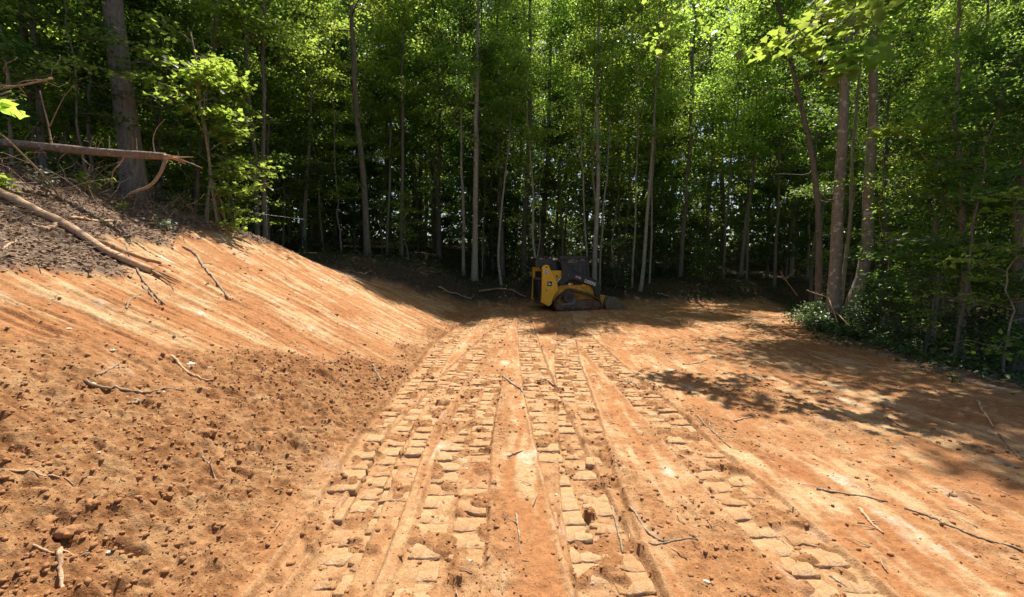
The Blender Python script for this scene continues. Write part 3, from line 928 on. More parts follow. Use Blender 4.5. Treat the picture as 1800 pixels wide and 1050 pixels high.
SHRUB = [build_tree(300 + i, H, .016, .12, sp, 12, nf, sz, lf, 'bark_grey', wob=.03, up=.6, flat=.55, clus=.14, dead=0)
         for i, (H, sp, nf, sz, lf) in enumerate([(1.3, .8, 900, .085, 'leaf_g'), (1.9, 1.0, 1200, .095, 'leaf_b'), (.8, .6, 600, .08, 'leaf_g')])]
BROAD = [build_tree(400 + i, H, r, cb, sp, nl, nf, .13, lf, bk, wob=.05, dead=2)
         for i, (H, r, cb, sp, nl, nf, lf, bk) in enumerate([
             (10.0, .09, .16, 2.7, 26, 13000, 'leaf_b', 'bark_grey'),
             (12.0, .10, .20, 3.0, 28, 15000, 'leaf_b', 'bark_grey'),
             (9.0, .08, .12, 2.5, 24, 12000, 'leaf_c', 'bark_pale')])]

# --- trunks one can pick out in the photo: (pixel at base, depth, radius from width in px, pixel x higher up, height px)
rngT = random.Random(5)
def trunk_tree(px, py, depth, wpx, H, lean_px, label, leaf='leaf_a', bark='bark_pale', cb=.42, sp=1.9, nf=6500, nl=20, seed=0, bend=None, size=.125, wob=.03, dead=4, group=None, name='tree'):
    """stands at the given sight line and depth; the ground gives its height; lean_px = sideways shift of its top at the picture's upper edge"""
    d = ray(px, py); x, y = d.x / d.y * depth, depth
    z = gz(x, y)
    r = wpx / FPX * depth / 2
    topz = CAM_H + depth * .63
    lean = lean_px / FPX * depth * (H / max(2, topz - z))
    ms = build_tree(seed, H, r, cb, sp, nl, nf, size, leaf, bark, lean=(lean, 0), bend=bend, wob=wob, dead=dead)
    return place_tree(ms, (x, y, z - .02), 0, label, group, name=name)

trunk_tree(834, 490, 18.2, 11, 16, 8, 'tall grey trunk left of the loader, thickest in the middle of the wood', seed=11, wob=.03, nf=8000)
trunk_tree(815, 480, 18.9, 6, 14, -6, 'thin straight tree close on the left of the thick middle trunk', seed=12, leaf='leaf_b')
trunk_tree(706, 450, 19.2, 7, 14, 4, 'dim slender tree above the far end of the bank', seed=13, bark='bark_grey')
trunk_tree(882, 500, 17.9, 5, 9, 12, 'thin curved sapling trunk between thick middle trunk and loader', seed=14, bend=[(0, 0, 0), (1, -.16, 0), (3, -.02, 0), (9, .5, .2)], sp=1.3, nf=2500, cb=.5)
trunk_tree(944, 478, 17.9, 5, 10, -20, 'crooked thin tree rising behind the rear of the loader', seed=15, bend=[(0, .1, 0), (.9, .1, 0), (2.0, -.18, 0), (4, -.12, 0), (10, -.6, 0)], sp=1.4, nf=2600, cb=.55, dead=9)
trunk_tree(1045, 478, 18.0, 9, 17, -3, 'straight pale trunk rising behind the front of the loader cab', seed=16, nf=8000)
trunk_tree(1034, 470, 18.4, 4, 12, -14, 'thin stem just left of the pale trunk behind the loader cab', seed=17, sp=1.3, nf=2500)
trunk_tree(1054, 480, 18.3, 4, 12, 8, 'thin stem just right of the pale trunk behind the loader cab', seed=18, sp=1.3, nf=2500)
trunk_tree(1124, 503, 18.5, 7, 15, 14, 'pale slender trunk bending to the right above the loader bucket', seed=19, bend=[(0, 0, 0), (.6, .15, 0), (3, .2, 0), (6, .35, 0), (15, .5, 0)], nf=7000)
trunk_tree(1111, 495, 18.8, 4, 13, 4, 'thin stem left of the bending trunk above the bucket', seed=20, sp=1.3, nf=2800)
trunk_tree(1142, 478, 19.4, 4, 13, 10, 'thin stem right of the bending trunk above the bucket', seed=21, sp=1.4, nf=3000, leaf='leaf_c')
trunk_tree(1272, 462, 20.5, 4, 12, 16, 'dim thin trunk in the dark middle right of the wood', seed=22, bark='bark_grey', nf=4500)
trunk_tree(1313, 462, 20.2, 4, 12, 10, 'dim slanting stem between loader bucket and the mottled trees', seed=23, bark='bark_grey', nf=4500)
trunk_tree(1362, 482, 19.6, 5, 13, 4, 'thin lone trunk with a lit leaf spray left of the leaning tree', seed=24, bark='bark_grey', nf=5500)
# tree leaning left beside the mottled pair
trunk_tree(1440, 515, 12.9, 12, 13, 0, 'grey tree leaning left, just left of the mottled pair', seed=25, bark='bark_grey', bend=[(-.4, .05, 0), (0, 0, 0), (2.0, -.05, 0), (3.6, -.2, 0), (5.2, -.55, 0), (7, -1.1, 0), (13, -2.4, .5)], cb=.46, sp=2.3, nf=8000, dead=6, leaf='leaf_b')
# the mottled pair on the right
TWX = ray(1466, 545)
def right_tree(px, py, depth, wpx, H, bend, label, seed, cb, sp, nf, nl, leaf='leaf_a'):
    d = ray(px, py); x, y = d.x / d.y * depth, depth
    ms = build_tree(seed, H, wpx / FPX * depth / 2, cb, sp, nl, nf, .15, leaf, 'bark_mottled', bend=bend, wob=.02, dead=3, up=.45, clus=.34)
    return place_tree(ms, (x, y, gz(x, y) - .05), 0, label)
right_tree(1466, 548, 11.6, 20, 17, [(-.4, .02, 0), (0, .0, 0), (.8, -.06, 0), (2.0, .0, 0), (3.2, -.13, 0), (4.6, -.03, 0), (6.5, -.12, 0), (9, .0, 0), (17, -.9, -1.0)], 'mottled brown tree at the right dirt edge, left one of the pair', 26, .50, 4.6, 15000, 26)
right_tree(1488, 542, 11.7, 19, 16, [(-.4, -.1, 0), (0, -.02, 0), (.5, .16, 0), (1.1, .42, 0), (2, .50, 0), (3.4, .36, 0), (5, .40, 0), (8, .22, 0), (16, .6, -.6)], 'mottled brown tree at the right dirt edge, right one with a curved foot', 27, .52, 4.4, 14000, 24)
trunk_tree(1482, 545, 11.9, 7, 12, 0, 'slim tan stem growing between the two mottled trunks', bark='bark_pale', seed=28, bend=[(0, -.1, 0), (.8, -.05, 0), (3, .07, 0), (5, 0, 0), (12, -.2, -.5)], cb=.55, sp=1.8, nf=3000)
# big tree on the bank
d = ray(240, 340)
bx, by = d.x / d.y * 9.3, 9.3
ms = build_tree(29, 18, 34 / FPX * 9.3 / 2, .40, 4.2, 30, 16000, .13, 'leaf_a', 'bark_grey', bend=[(0, 0, 0), (3, -.16, 0), (6, -.3, 0), (18, -.6, 0)], wob=.015, dead=8)
place_tree(ms, (bx, by, gz(bx, by) - .05), 0, 'thick grey tree on top of the bank at left')
trunk_tree(74, 330, 9.9, 12, 14, -2, 'slender tree at far left behind the fallen log', seed=30, bark='bark_grey', nf=9000, sp=2.2, cb=.34)
trunk_tree(463, 395, 12.8, 8, 14, 16, 'grey tree rising behind the crest right of the leafy sapling', seed=31, bark='bark_grey', nf=8000, sp=2.1, cb=.36)
trunk_tree(168, 330, 11.6, 7, 13, -8, 'thin tree left of the thick bank tree', seed=32, bark='bark_grey', nf=8000, sp=2.2, cb=.34, leaf='leaf_c')
trunk_tree(330, 360, 12.0, 8, 14, 70, 'leaning tree behind the leafy sapling on the bank', seed=33, bark='bark_grey', nf=8000, sp=2.2, cb=.4)
# leafy sapling on the crest
def sapling_on_crest():
    g = ground_at(392, 408); rng = np.random.default_rng(77)
    tb = Tubes(); leaves = []
    k = g.y / FPX
    def stem(pts, r):
        P = np.array([((px - 392) * k, (rng.normal(0, .02)), (402 - py) * k) for px, py in pts])
        n = 14; s = np.linspace(0, len(P) - 1, n); P = np.stack([np.interp(s, np.arange(len(P)), P[:, i]) for i in range(3)], 1)
        tb.add(P, np.linspace(r, r * .35, n), 6); return P
    P = stem([(384, 400), (378, 330), (371, 260), (366, 190), (362, 120), (356, 70)], .035)
    stem([(398, 402), (393, 360), (382, 320), (375, 290)], .02)
    stem([(366, 395), (368, 350), (376, 310)], .016)
    for i in range(20):
        f = rng.uniform(.45, 1); q = P[int(f * 13)]
        a = rng.uniform(0, 6.28); d = np.array([math.cos(a), math.sin(a), rng.uniform(-.1, .5)])
        limb_and_leaves(tb, rng, q, d / np.linalg.norm(d), rng.uniform(.5, 1.25), .012, leaves, 5, 85, .13, .35, 3)
    for i in range(8):
        f = rng.uniform(.05, .4); q = P[int(f * 13)]
        a = rng.uniform(-1.0, .6); d = np.array([math.cos(a), math.sin(a) * .6, rng.uniform(0, .5)])
        limb_and_leaves(tb, rng, q, d / np.linalg.norm(d), rng.uniform(.5, 1.2), .009, leaves, 5, 55, .12, .35, 3)
    cm = leaf_mesh('crown', np.vstack(leaves), rng, .115, 'leaf_a', .5, True)
    place_tree((tb.mesh('trunk', M['stick']), cm), g, 0, 'leafy young sapling with tan stems on the crest of the bank', name='sapling')
sapling_on_crest()

# --- trees that only fill the wood: one mass of look-alikes
taken = [(o.location.x, o.location.y) for o in bpy.data.objects if o.type == 'EMPTY' and o.name.startswith(('tree', 'sapling'))]
def free(x, y, dmin):
    return all((x - a) ** 2 + (y - b) ** 2 > dmin ** 2 for a, b in taken)
rf = random.Random(11)
def region_phrase(x, y):
    px = 900 + x / y * FPX
    for lim, ph in ((-50, 'beyond the left picture edge'), (130, 'near the left picture edge'), (245, 'beside the thick bank tree'), (420, 'behind the leafy crest sapling'), (600, 'above the crest of the bank'), (770, 'above the far foot of the bank'), (880, 'about the thick middle trunk'), (1000, 'above the rear of the loader'), (1090, 'above the front of the loader'), (1220, 'above and right of the bucket'), (1380, 'in the dark right of the bucket'), (1450, 'about the leaning tree'), (1540, 'behind the mottled pair'), (1660, 'just right of the mottled pair'), (1800, 'near the right picture edge')):
        if px < lim: return ph
    return 'past the right picture edge'
def clear_zone(x, y):      # keep the view on the mottled pair and the loader open
    px = 900 + x / y * FPX
    return 1340 < px < 1600 and y < 13.2
def scatter(n, region, dmin, kinds, label, group, smin=.85, smax=1.15, name='tree', cat='tree'):
    c = tries = 0
    while c < n and tries < 8000:
        tries += 1
        x, y = region(rf)
        if x is None or abs(x) > 1.3 * y + 2.5 or not free(x, y, dmin): continue
        if cat == 'tree' and clear_zone(x, y): continue
        if name != 'tree' and not -130 < 900 + x / y * FPX < 1930: continue
        taken.append((x, y)); c += 1
        place_tree(rf.choice(kinds), (x, y, gz(x, y) - .05), rf.uniform(0, 6.28), label + ', ' + region_phrase(x, y), group, rf.uniform(smin, smax), name, cat)

def back(y0, y1):
    def f(r):
        y = r.uniform(y0, y1); x = r.uniform(-1.3 * y, 1.3 * y)
        if y - float(rise_y(x)) < .9: return None, None
        return x, y
    return f
def left(y0, y1):
    def f(r):
        y = r.uniform(y0, y1); x = r.uniform(-1.3 * y - 2, -8.2)
        return x, y
    return f
def right(y0, y1, gap=1.0):
    def f(r):
        y = r.uniform(y0, y1); x = r.uniform(float(edge_x(y)) + gap, 1.3 * y + 3)
        return x, y
    return f
scatter(24, back(17.6, 22), 1.25, POLE, 'slender leafy tree in the front rows', 'slender trees in the front rows of the wood behind the clearing')
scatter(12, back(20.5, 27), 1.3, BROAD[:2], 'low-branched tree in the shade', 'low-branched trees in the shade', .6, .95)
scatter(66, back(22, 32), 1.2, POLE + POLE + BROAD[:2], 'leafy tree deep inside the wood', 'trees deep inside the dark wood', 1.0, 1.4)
scatter(75, back(32, 49), 1.7, BROAD + POLE, 'leafy tree far back, half hidden', 'trees at the back of the wood', 1.5, 2.1)
scatter(24, back(17.4, 24), .8, SAPL, 'thin sapling with flat leaf sprays', 'saplings in the shade of the wood', .8, 1.2, 'sapling')
scatter(14, back(24, 34), 1.3, SAPL, 'small sapling deep in the shade', 'saplings deep in the shade', .9, 1.4, 'sapling')
scatter(26, left(8.8, 17), 1.2, BROAD + BROAD + POLE, 'leafy tree on top of the bank', 'trees on top of the left bank', .55, 1.0)
scatter(24, left(8, 14), .7, SAPL, 'slim sapling on top of the bank', 'saplings on top of the left bank', .7, 1.1, 'sapling')
scatter(22, right(7.0, 18), 1.2, BROAD + BROAD + POLE, 'leafy tree beyond the right dirt edge', 'trees beyond the right dirt edge', .5, .85)
scatter(16, right(6, 15), .9, SAPL, 'slim sapling beyond the right dirt edge', 'saplings beyond the right dirt edge', .7, 1.1, 'sapling')
scatter(30, back(17.2, 22), .7, SHRUB, 'low dark shrub at the wood foot', 'shrubs at the foot of the wood', .6, 1.3, 'shrub', 'shrub')
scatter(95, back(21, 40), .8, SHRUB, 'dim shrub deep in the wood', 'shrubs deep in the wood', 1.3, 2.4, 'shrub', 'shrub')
scatter(14, right(5.2, 14, .3), .6, SHRUB, 'low shrub at the right dirt edge', 'shrubs along the right dirt edge', .5, 1.0, 'shrub', 'shrub')
scatter(8, left(8, 12), .7, SHRUB, 'low bank top shrub', 'shrubs on the left bank top', .5, .9, 'shrub', 'shrub')
# tall trees on the right whose crowns shade the dirt
for i, (x, y, s, k) in enumerate([(9.2, 7.6, .95, 4), (10.5, 5.2, .95, 1), (10.4, 9.6, .8, 0)]):
    place_tree(POLE[k], (x, y, gz(x, y) - .05), 1.3 * i, ['tall tree at the right picture edge behind the undergrowth', 'tall tree just past the right picture edge shading the dirt', 'slim tall tree between the mottled pair and the right picture edge'][i], None, s)

# far mass closing the wood
rngW = np.random.default_rng(9)
n = 90000
th = rngW.uniform(-1.0, 1.0, n); rr = rngW.uniform(50, 72, n)
WP = np.stack([np.sin(th) * rr, np.cos(th) * rr, 0 * rr], 1)
WP[:, 2] = h_macro(WP[:, 0], WP[:, 1]) + 34 * rngW.beta(.9, 1.3, n)
fw = link('far_wood', leaf_mesh('far_wood', WP, rngW, .8, 'leaf_b', .8))
tag(fw, 'far mass of green foliage closing the wood behind all trunks', 'wood', kind='stuff')

# ------------------------------------------------------------------ wood lying about
def smooth_poly(P, n):
    P = np.asarray(P, float); L = np.concatenate([[0], np.cumsum(np.linalg.norm(np.diff(P, axis=0), axis=1))])
    s = np.linspace(0, L[-1], n); Q = np.stack([np.interp(s, L, P[:, i]) for i in range(3)], 1)
    for _ in range(2): Q[1:-1] = (Q[:-2] + 2 * Q[1:-1] + Q[2:]) / 4
    return Q

rngS = np.random.default_rng(21)
def stick(pts, wpx, label, mat='stick', forks=0, name='stick', lift=.0, cat='stick', group=None):
    """lies on the ground along photo points; thickness from its width in the photo"""
    P = np.array([ground_at(a, b) for a, b in pts])
    dep = P[:, 1].mean(); r = max(.003, wpx * .72 / FPX * dep / 2)
    Q = smooth_poly(P, 4 + 5 * len(pts))
    zz = hf(Q[:, 0], Q[:, 1])
    zp = np.pad(zz, 2, mode='edge')
    Q[:, 2] = np.maximum(zz, np.convolve(zp, np.ones(5) / 5, 'valid')) + r * .5 + lift
    Q[1:-1] += rngS.normal(0, r * .18, (len(Q) - 2, 3)) * np.array([1, 1, .3])
    o0 = Q[0].copy()
    tb = Tubes(); tb.add(Q - o0, np.linspace(r, r * .55, len(Q)) * rngS.uniform(.85, 1.15, len(Q)), 7)
    for k in range(forks):
        i = int(rngS.integers(1, len(Q) - 2)); d = rngS.normal(0, 1, 3); d[2] = abs(d[2]) * .25; d /= np.linalg.norm(d)
        L = np.linalg.norm(Q[-1] - Q[0]) * rngS.uniform(.15, .3)
        tb.add(curve_path(Q[i] - o0, Q[i] - o0 + d * L, 5, rngS, L * .06), np.linspace(r * .5, r * .2, 5), 5)
    o = link(name, tb.mesh(name, M[mat]), None); o.location = o0
    return tag(o, label, cat, group)

STICKS = [
    ([(907, 905), (912, 940), (915, 978)], 6, 'straight brown stick between the middle and right tracks near the camera'),
    ([(893, 803), (905, 800), (918, 795)], 7, 'short pale chip of wood left of the right track'),
    ([(884, 665), (900, 677), (915, 685), (922, 698)], 7, 'short thick twig beside the left edge of the right track'),
    ([(952, 662), (968, 672), (985, 686)], 6, 'forked twig lying across the right track, halfway to the loader'),
    ([(1075, 880), (1085, 915), (1095, 960)], 9, 'thick stick pressed into the right track near the camera'),
    ([(1105, 895), (1130, 930), (1160, 960), (1225, 958)], 6, 'bent twig on loose soil right of the right track'),
    ([(1140, 965), (1180, 960), (1228, 958)], 5, 'dark thin twig lying level at lower right of the right track'),
    ([(1095, 664), (1112, 672), (1124, 682)], 7, 'small dark twig right of the right track at mid distance'),
    ([(1226, 738), (1255, 765), (1284, 790)], 5, 'thin straight twig left of the tree shadow'),
    ([(1290, 742), (1305, 738), (1321, 735)], 5, 'tiny pale twig at the left border of the tree shadow'),
    ([(1435, 862), (1490, 872), (1560, 886)], 6, 'long dark twig on the right of the clearing below the shadow'),
    ([(1590, 895), (1650, 920), (1720, 945), (1798, 975)], 8, 'long thin branch running off the right picture edge'),
    ([(1510, 895), (1530, 920), (1552, 940)], 9, 'stubby pale splinter in the right foreground'),
    ([(1460, 1008), (1490, 1030), (1520, 1049)], 8, 'dark twig at the bottom right corner beside a faint track'),
    ([(1718, 708), (1730, 735), (1745, 752)], 6, 'pale twig in the shade near the right dirt edge'),
    ([(1755, 765), (1775, 790), (1795, 812)], 6, 'crooked twig in the shade at the right picture edge'),
    ([(1558, 735), (1585, 752), (1620, 764)], 5, 'thin twig in the middle of the shaded dirt at right'),
    ([(1405, 660), (1440, 670), (1480, 674)], 4, 'thin twig in the upper part of the tree shadow'),
    ([(1635, 686), (1655, 698), (1685, 704)], 5, 'short pale twig just below the right dirt edge'),
    ([(1200, 642), (1225, 640), (1242, 634)], 4, 'thin pale twig on sunlit dirt right of the loader bucket'),
    ([(105, 985), (108, 1020), (110, 1048)], 14, 'upright pale stub of wood at the lower left corner'),
    ([(60, 988), (110, 990), (160, 992)], 6, 'pale twig lying beside the stub at lower left'),
    ([(0, 834), (60, 845), (135, 862)], 5, 'long pale grass stalk at the left picture edge'),
    ([(150, 680), (200, 690), (260, 698), (325, 700)], 8, 'long dark branch half buried on the lower bank'),
    ([(170, 672), (195, 655), (215, 640)], 6, 'dark root end sticking out of the lower bank'),
    ([(240, 710), (245, 716), (225, 722)], 9, 'dark root stub below the half buried branch'),
    ([(300, 630), (330, 660), (370, 675)], 7, 'grey branch among pale stones on the lower bank'),
    ([(355, 820), (370, 832), (384, 860)], 4, 'thin curved stem on loose soil in the left foreground'),
    ([(222, 545), (228, 528), (250, 518)], 5, 'thin dark twig on the smooth bank below the debris'),
    ([(85, 538), (95, 532), (102, 526)], 4, 'tiny root tip on the smooth upper bank at left'),
    ([(322, 436), (345, 448), (360, 475), (390, 510), (405, 530)], 8, 'grey root with a dark end running down the bank'),
    ([(222, 432), (235, 470), (262, 510), (290, 540)], 6, 'thin bent branch crossing the end of the peeled pole'),
    ([(250, 505), (270, 525), (282, 540)], 4, 'small twig below the end of the peeled pole'),
    ([(520, 448), (540, 450), (560, 448)], 6, 'pale broken branch on the crest of the bank'),
    ([(628, 482), (640, 484), (645, 481)], 4, 'tiny pale twig on the far crest of the bank'),
    ([(540, 640), (560, 640), (600, 646)], 5, 'grey twig on the bank above the left track'),
    ([(655, 648), (665, 665), (672, 682)], 5, 'thin twig at the foot of the bank'),
    ([(1578, 590), (1572, 582), (1590, 575)], 5, 'pale twig at the right dirt edge below the mottled trees'),
    ([(120, 390), (160, 394), (215, 394)], 8, 'pale split log lying level above the debris', ),
    ([(72, 412), (90, 408), (104, 402)], 14, 'short thick chunk of pale wood beside the peeled pole'),
    ([(0, 443), (18, 436), (34, 432)], 6, 'pale branch in the debris at the left picture edge'),
]
for k, (pts, w, lab) in enumerate(STICKS):
    stick(pts, w, lab, 'wood_peeled' if ('pale' in lab or 'splinter' in lab or 'peeled' in lab.split('of')[0]) else 'stick', 1 if k % 3 == 0 else 0)

# peeled pole on the bank
P = np.array([ground_at(-70, 318), ground_at(0, 352), ground_at(60, 380), ground_at(130, 415), ground_at(190, 455), ground_at(232, 472), ground_at(268, 486)])
Q = smooth_poly(P, 26); Q[:, 2] = np.maximum(np.linspace(Q[0, 2], Q[-1, 2], 26), hf(Q[:, 0], Q[:, 1])) + .05
pole = empty('fallen_pole', Q[0])
tb = Tubes(); tb.add(Q - Q[0], np.linspace(.062, .042, 26) * rngS.uniform(.92, 1.08, 26), 10)
link('stem', tb.mesh('stem', M['wood_peeled']), pole)
tb = Tubes()
for k in range(7):
    e = Q[-1] + np.array([.22 + .2 * rngS.random(), -.05 + .12 * rngS.normal(), -.14 - .06 * rngS.random()])
    tb.add(curve_path(Q[-1] - Q[0], e - Q[0], 4, rngS, .01), np.linspace(.022, .004, 4), 5)
link('splintered_end', tb.mesh('splintered_end', M['wood_broken']), pole)
tb = Tubes()
tb.add(curve_path(Q[17] - Q[0], Q[17] - Q[0] + np.array([.85, .05, -.30]), 6, rngS, .02), np.linspace(.03, .022, 6), 7)
link('side_limb', tb.mesh('side_limb', M['wood_broken']), pole)
tag(pole, 'pale peeled pole lying aslant on the debris of the left bank', 'fallen pole')

# snapped trunk hanging above the bank
def pxp(pts, dep): return np.array([at_depth(a, b, d) for (a, b), d in zip(pts, dep)])
LP_ = pxp([(-160, 238), (0, 251), (90, 259), (180, 268), (290, 275)], [7.2, 7.0, 6.9, 6.85, 6.8])
Q = smooth_poly(LP_, 22)
log = empty('fallen_log', (Q[0][0], Q[0][1], Q[0][2]))
tb = Tubes(); tb.add(Q - Q[0], np.linspace(.075, .055, 22) * rngS.uniform(.94, 1.06, 22), 11)
link('stem', tb.mesh('stem', M['bark_log']), log)
tb = Tubes()
for k in range(11):
    e = Q[-1] + np.array([.12 + .30 * rngS.random(), .05 * rngS.normal(), -.01 - .06 * rngS.random() + .03 * rngS.normal()])
    tb.add(curve_path(Q[-1] - Q[0] + rngS.normal(0, .02, 3) - np.array([.06, 0, 0]), e - Q[0], 5, rngS, .01), np.linspace(.020, .003, 5), 5)
link('splintered_end', tb.mesh('splintered_end', M['wood_peeled']), log)
def log_branch(pts, dep, r):
    B = smooth_poly(pxp(pts, dep), 14); t_ = Tubes(); t_.add(B - Q[0], np.linspace(r, r * .5, 14), 7)
    link('branch', t_.mesh('branch', M['stick']), log)
log_branch([(291, 280), (283, 305), (265, 328), (238, 336), (225, 342)], [6.8, 6.75, 6.7, 6.7, 6.75], .028)
log_branch([(92, 258), (88, 238), (84, 215), (76, 185), (70, 160)], [6.9] * 5, .013)
log_branch([(86, 225), (100, 195), (112, 170), (130, 150)], [6.9, 6.85, 6.8, 6.7], .008)
log_branch([(222, 270), (210, 290), (198, 300), (196, 325)], [6.83] * 4, .014)
log_branch([(272, 272), (268, 245), (275, 225), (290, 210)], [6.8] * 4, .009)
log_branch([(192, 266), (192, 240)], [6.85] * 2, .010)
log_branch([(125, 262), (112, 272), (104, 280)], [6.9] * 3, .010)
for k in range(9):
    a_ = rngS.uniform(20, 280); b_ = 251 + (a_ / 290) * 24
    log_branch([(a_, b_), (a_ + rngS.normal(0, 8), b_ + rngS.normal(0, 10)), (a_ + rngS.normal(0, 16), b_ + rngS.choice([-1, 1]) * rngS.uniform(10, 34))], [6.88] * 3, .007)
log_branch([(288, 272), (330, 285), (356, 296)], [6.8, 6.8, 6.8], .012)
tag(log, 'snapped orange-brown trunk propped level above the left bank', 'fallen log')

# thin bare branch slanting down in front of the log, and other brush
def air_stick(pts, dep, r, label, mat='stick', name='branch', cat='branch', twigs=0, leaves=0):
    Q = smooth_poly(pxp(pts, dep), 20)
    g = Q[-1].copy(); tb = Tubes(); tb.add(Q - g, np.linspace(r * .6, r, 20), 7)
    lv = []
    for k in range(twigs):
        i = int(rngS.integers(1, 17)); d = rngS.normal(0, 1, 3); d[2] = abs(d[2]) * .6; d /= np.linalg.norm(d); L = rngS.uniform(.25, .7)
        tb.add(curve_path(Q[i] - g, Q[i] - g + d * L, 6, rngS, .04), np.linspace(r * .4, .002, 6), 4)
        lv.append(Q[i] - g + d * L * rngS.uniform(.4, 1.1, (max(1, leaves), 1)) + rngS.normal(0, .08, (max(1, leaves), 3)))
    if leaves:
        e = empty(name, g); link('stem', tb.mesh('stem', M[mat]), e)
        link('leaves', leaf_mesh('leaves', np.vstack(lv), rngS, .13, 'leaf_c', .5, True), e); o = e
    else:
        o = link(name, tb.mesh(name, M[mat])); o.location = g
    return tag(o, label, cat)
g = ground_at(112, 357)
air_stick([(-40, 205), (10, 242), (60, 292), (88, 322), (112, 358)], [5.6, 5.8, 6.1, 6.3, g.y], .016, 'thin bare branch slanting down across the left end of the log', twigs=3)
g = ground_at(345, 372)
air_stick([(320, 295), (317, 320), (330, 352), (348, 376)], [g.y, g.y, g.y, g.y], .024, 'short crooked grey stem on the crest left of the leafy sapling', twigs=4)
air_stick([(250, 215), (300, 245), (340, 275), (372, 330), (385, 372)], [g.y] * 5, .010, 'arching thin twig above the crest beside the leafy sapling', twigs=8)
air_stick([(-60, 190), (-20, 160), (40, 150), (92, 138)], [4.9, 4.9, 5.0, 5.1], .011, 'bare pale twig reaching in from the left picture edge', twigs=12)
# vines and roots by the mottled pair
g = ground_at(1560, 500)
air_stick([(1556, 262), (1548, 285), (1560, 310), (1545, 345), (1545, 390), (1558, 430), (1568, 495), (1552, 520)], [11.3] * 8, .013, 'wavy pale vine hanging right of the mottled pair', name='vine', cat='vine', twigs=3)
air_stick([(1500, 260), (1492, 290), (1505, 330), (1495, 380), (1490, 440), (1502, 470)], [11.2] * 6, .010, 'thin vine hanging between the two mottled trunks', name='vine', cat='vine', twigs=3)
g = ground_at(1526, 606)
air_stick([(1468, 548), (1490, 570), (1510, 590), (1527, 607)], [10.6, 10.2, 9.6, g.y], .028, 'pale broken root slanting down from the mottled trees', mat='wood_peeled', name='root', cat='root')
air_stick([(1418, 510), (1435, 518), (1455, 520), (1470, 560), (1478, 590)], [11.2, 11.1, 10.9, 10.3, 9.7], .018, 'bent pale root in front of the left mottled trunk', mat='wood_peeled', name='root', cat='root', twigs=3)
air_stick([(1372, 478), (1385, 498), (1402, 520)], [13.5] * 3, .012, 'thin straight twig standing left of the ivy at the right edge', twigs=2)
g = ground_at(910, 535)
stick([(842, 517), (870, 513), (900, 514), (925, 527)], 5, 'pale bent branch lying at the foot of the wood left of the loader', lift=.05)
stick([(1155, 520), (1170, 523), (1180, 527)], 4, 'grey branch lying in the dark right of the loader bucket', lift=.05)
stick([(770, 508), (785, 517), (800, 520), (830, 531)], 5, 'tangled pale branch at the far foot of the bank', forks=4, lift=.04)

# overhanging leafy branch near the camera at upper right
rngB = np.random.default_rng(31)
def overhang(pts, dep, r, label, nleaf, size, mat='leaf_c', spread=.16, L=(.4, 1.0), nb=12):
    Q = smooth_poly(pxp(pts, dep), 16); g = Q[0].copy()
    e = empty('leafy_branch', g); tb = Tubes(); tb.add(Q - g, np.linspace(r, .006, 16), 6); lv = []
    for k in range(nb):
        i = int(rngB.integers(3, 16)); d = rngB.normal(0, 1, 3); d[2] = -abs(d[2]) * .35; d /= np.linalg.norm(d)
        limb_and_leaves(tb, rngB, Q[i] - g, d, rngB.uniform(*L), .007, lv, 4, nleaf // nb, spread, .4, 2)
    link('stem', tb.mesh('stem', M['stick']), e)
    link('leaves', leaf_mesh('leaves', np.vstack(lv), rngB, size, mat, .45, True), e)
    return tag(e, label, 'branch')
overhang([(1690, -260), (1600, -120), (1520, -20), (1470, 20), (1400, 45), (1375, 70)], [8.5, 7.6, 7.0, 6.8, 6.6, 6.5], .03, 'branch of big lit leaves hanging before the mottled trunks', 620, .18, 'leaf_a', nb=22)
overhang([(1640, -160), (1560, -30), (1500, 70), (1470, 120), (1440, 130)], [8.2, 7.4, 7.0, 6.9, 6.8], .02, 'lower spray of big leaves across both mottled trunks', 260, .18, 'leaf_a', nb=12, L=(.25, .6), spread=.12)
overhang([(1300, -190), (1250, -90), (1215, -10), (1180, 25), (1150, 40)], [9.0, 8.6, 8.3, 8.2, 8.1], .02, 'bright yellow-green leaf spray at the upper edge right of centre', 300, .15, 'leaf_a', nb=10)
overhang([(1700, 420), (1660, 330), (1600, 240), (1570, 215), (1540, 230)], [9.6, 9.4, 9.2, 9.1, 9.0], .018, 'spray of big leaves right of the mottled pair', 170, .17, nb=8, L=(.25, .6))
overhang([(-120, 230), (-60, 190), (-10, 170), (20, 160)], [4.6, 4.7, 4.8, 4.9], .014, 'few bright leaves poking in from the left picture edge', 34, .16, nb=5, L=(.15, .4), spread=.08)

# wire of an old fence on the bank
Wp = pxp([(60, 262), (120, 290), (180, 318), (235, 337), (320, 353), (400, 367), (470, 378), (535, 386)], [9.0, 9.0, 9.0, 9.05, 9.4, 9.9, 10.5, 11.0])
Wq = smooth_poly(Wp, 40); tb = Tubes(); tb.add(Wq - Wq[-1], .003, 5)
for k in range(0, 40, 2):
    tb.add([Wq[k] - Wq[-1] + np.array([-.02, 0, -.016]), Wq[k] - Wq[-1] + np.array([.02, 0, .016])], .0025, 4)
wire = link('fence_wire', tb.mesh('fence_wire', M['wire'])); wire.location = Wq[-1]
tag(wire, 'sagging barbed wire strung along the crest of the left bank', 'wire')

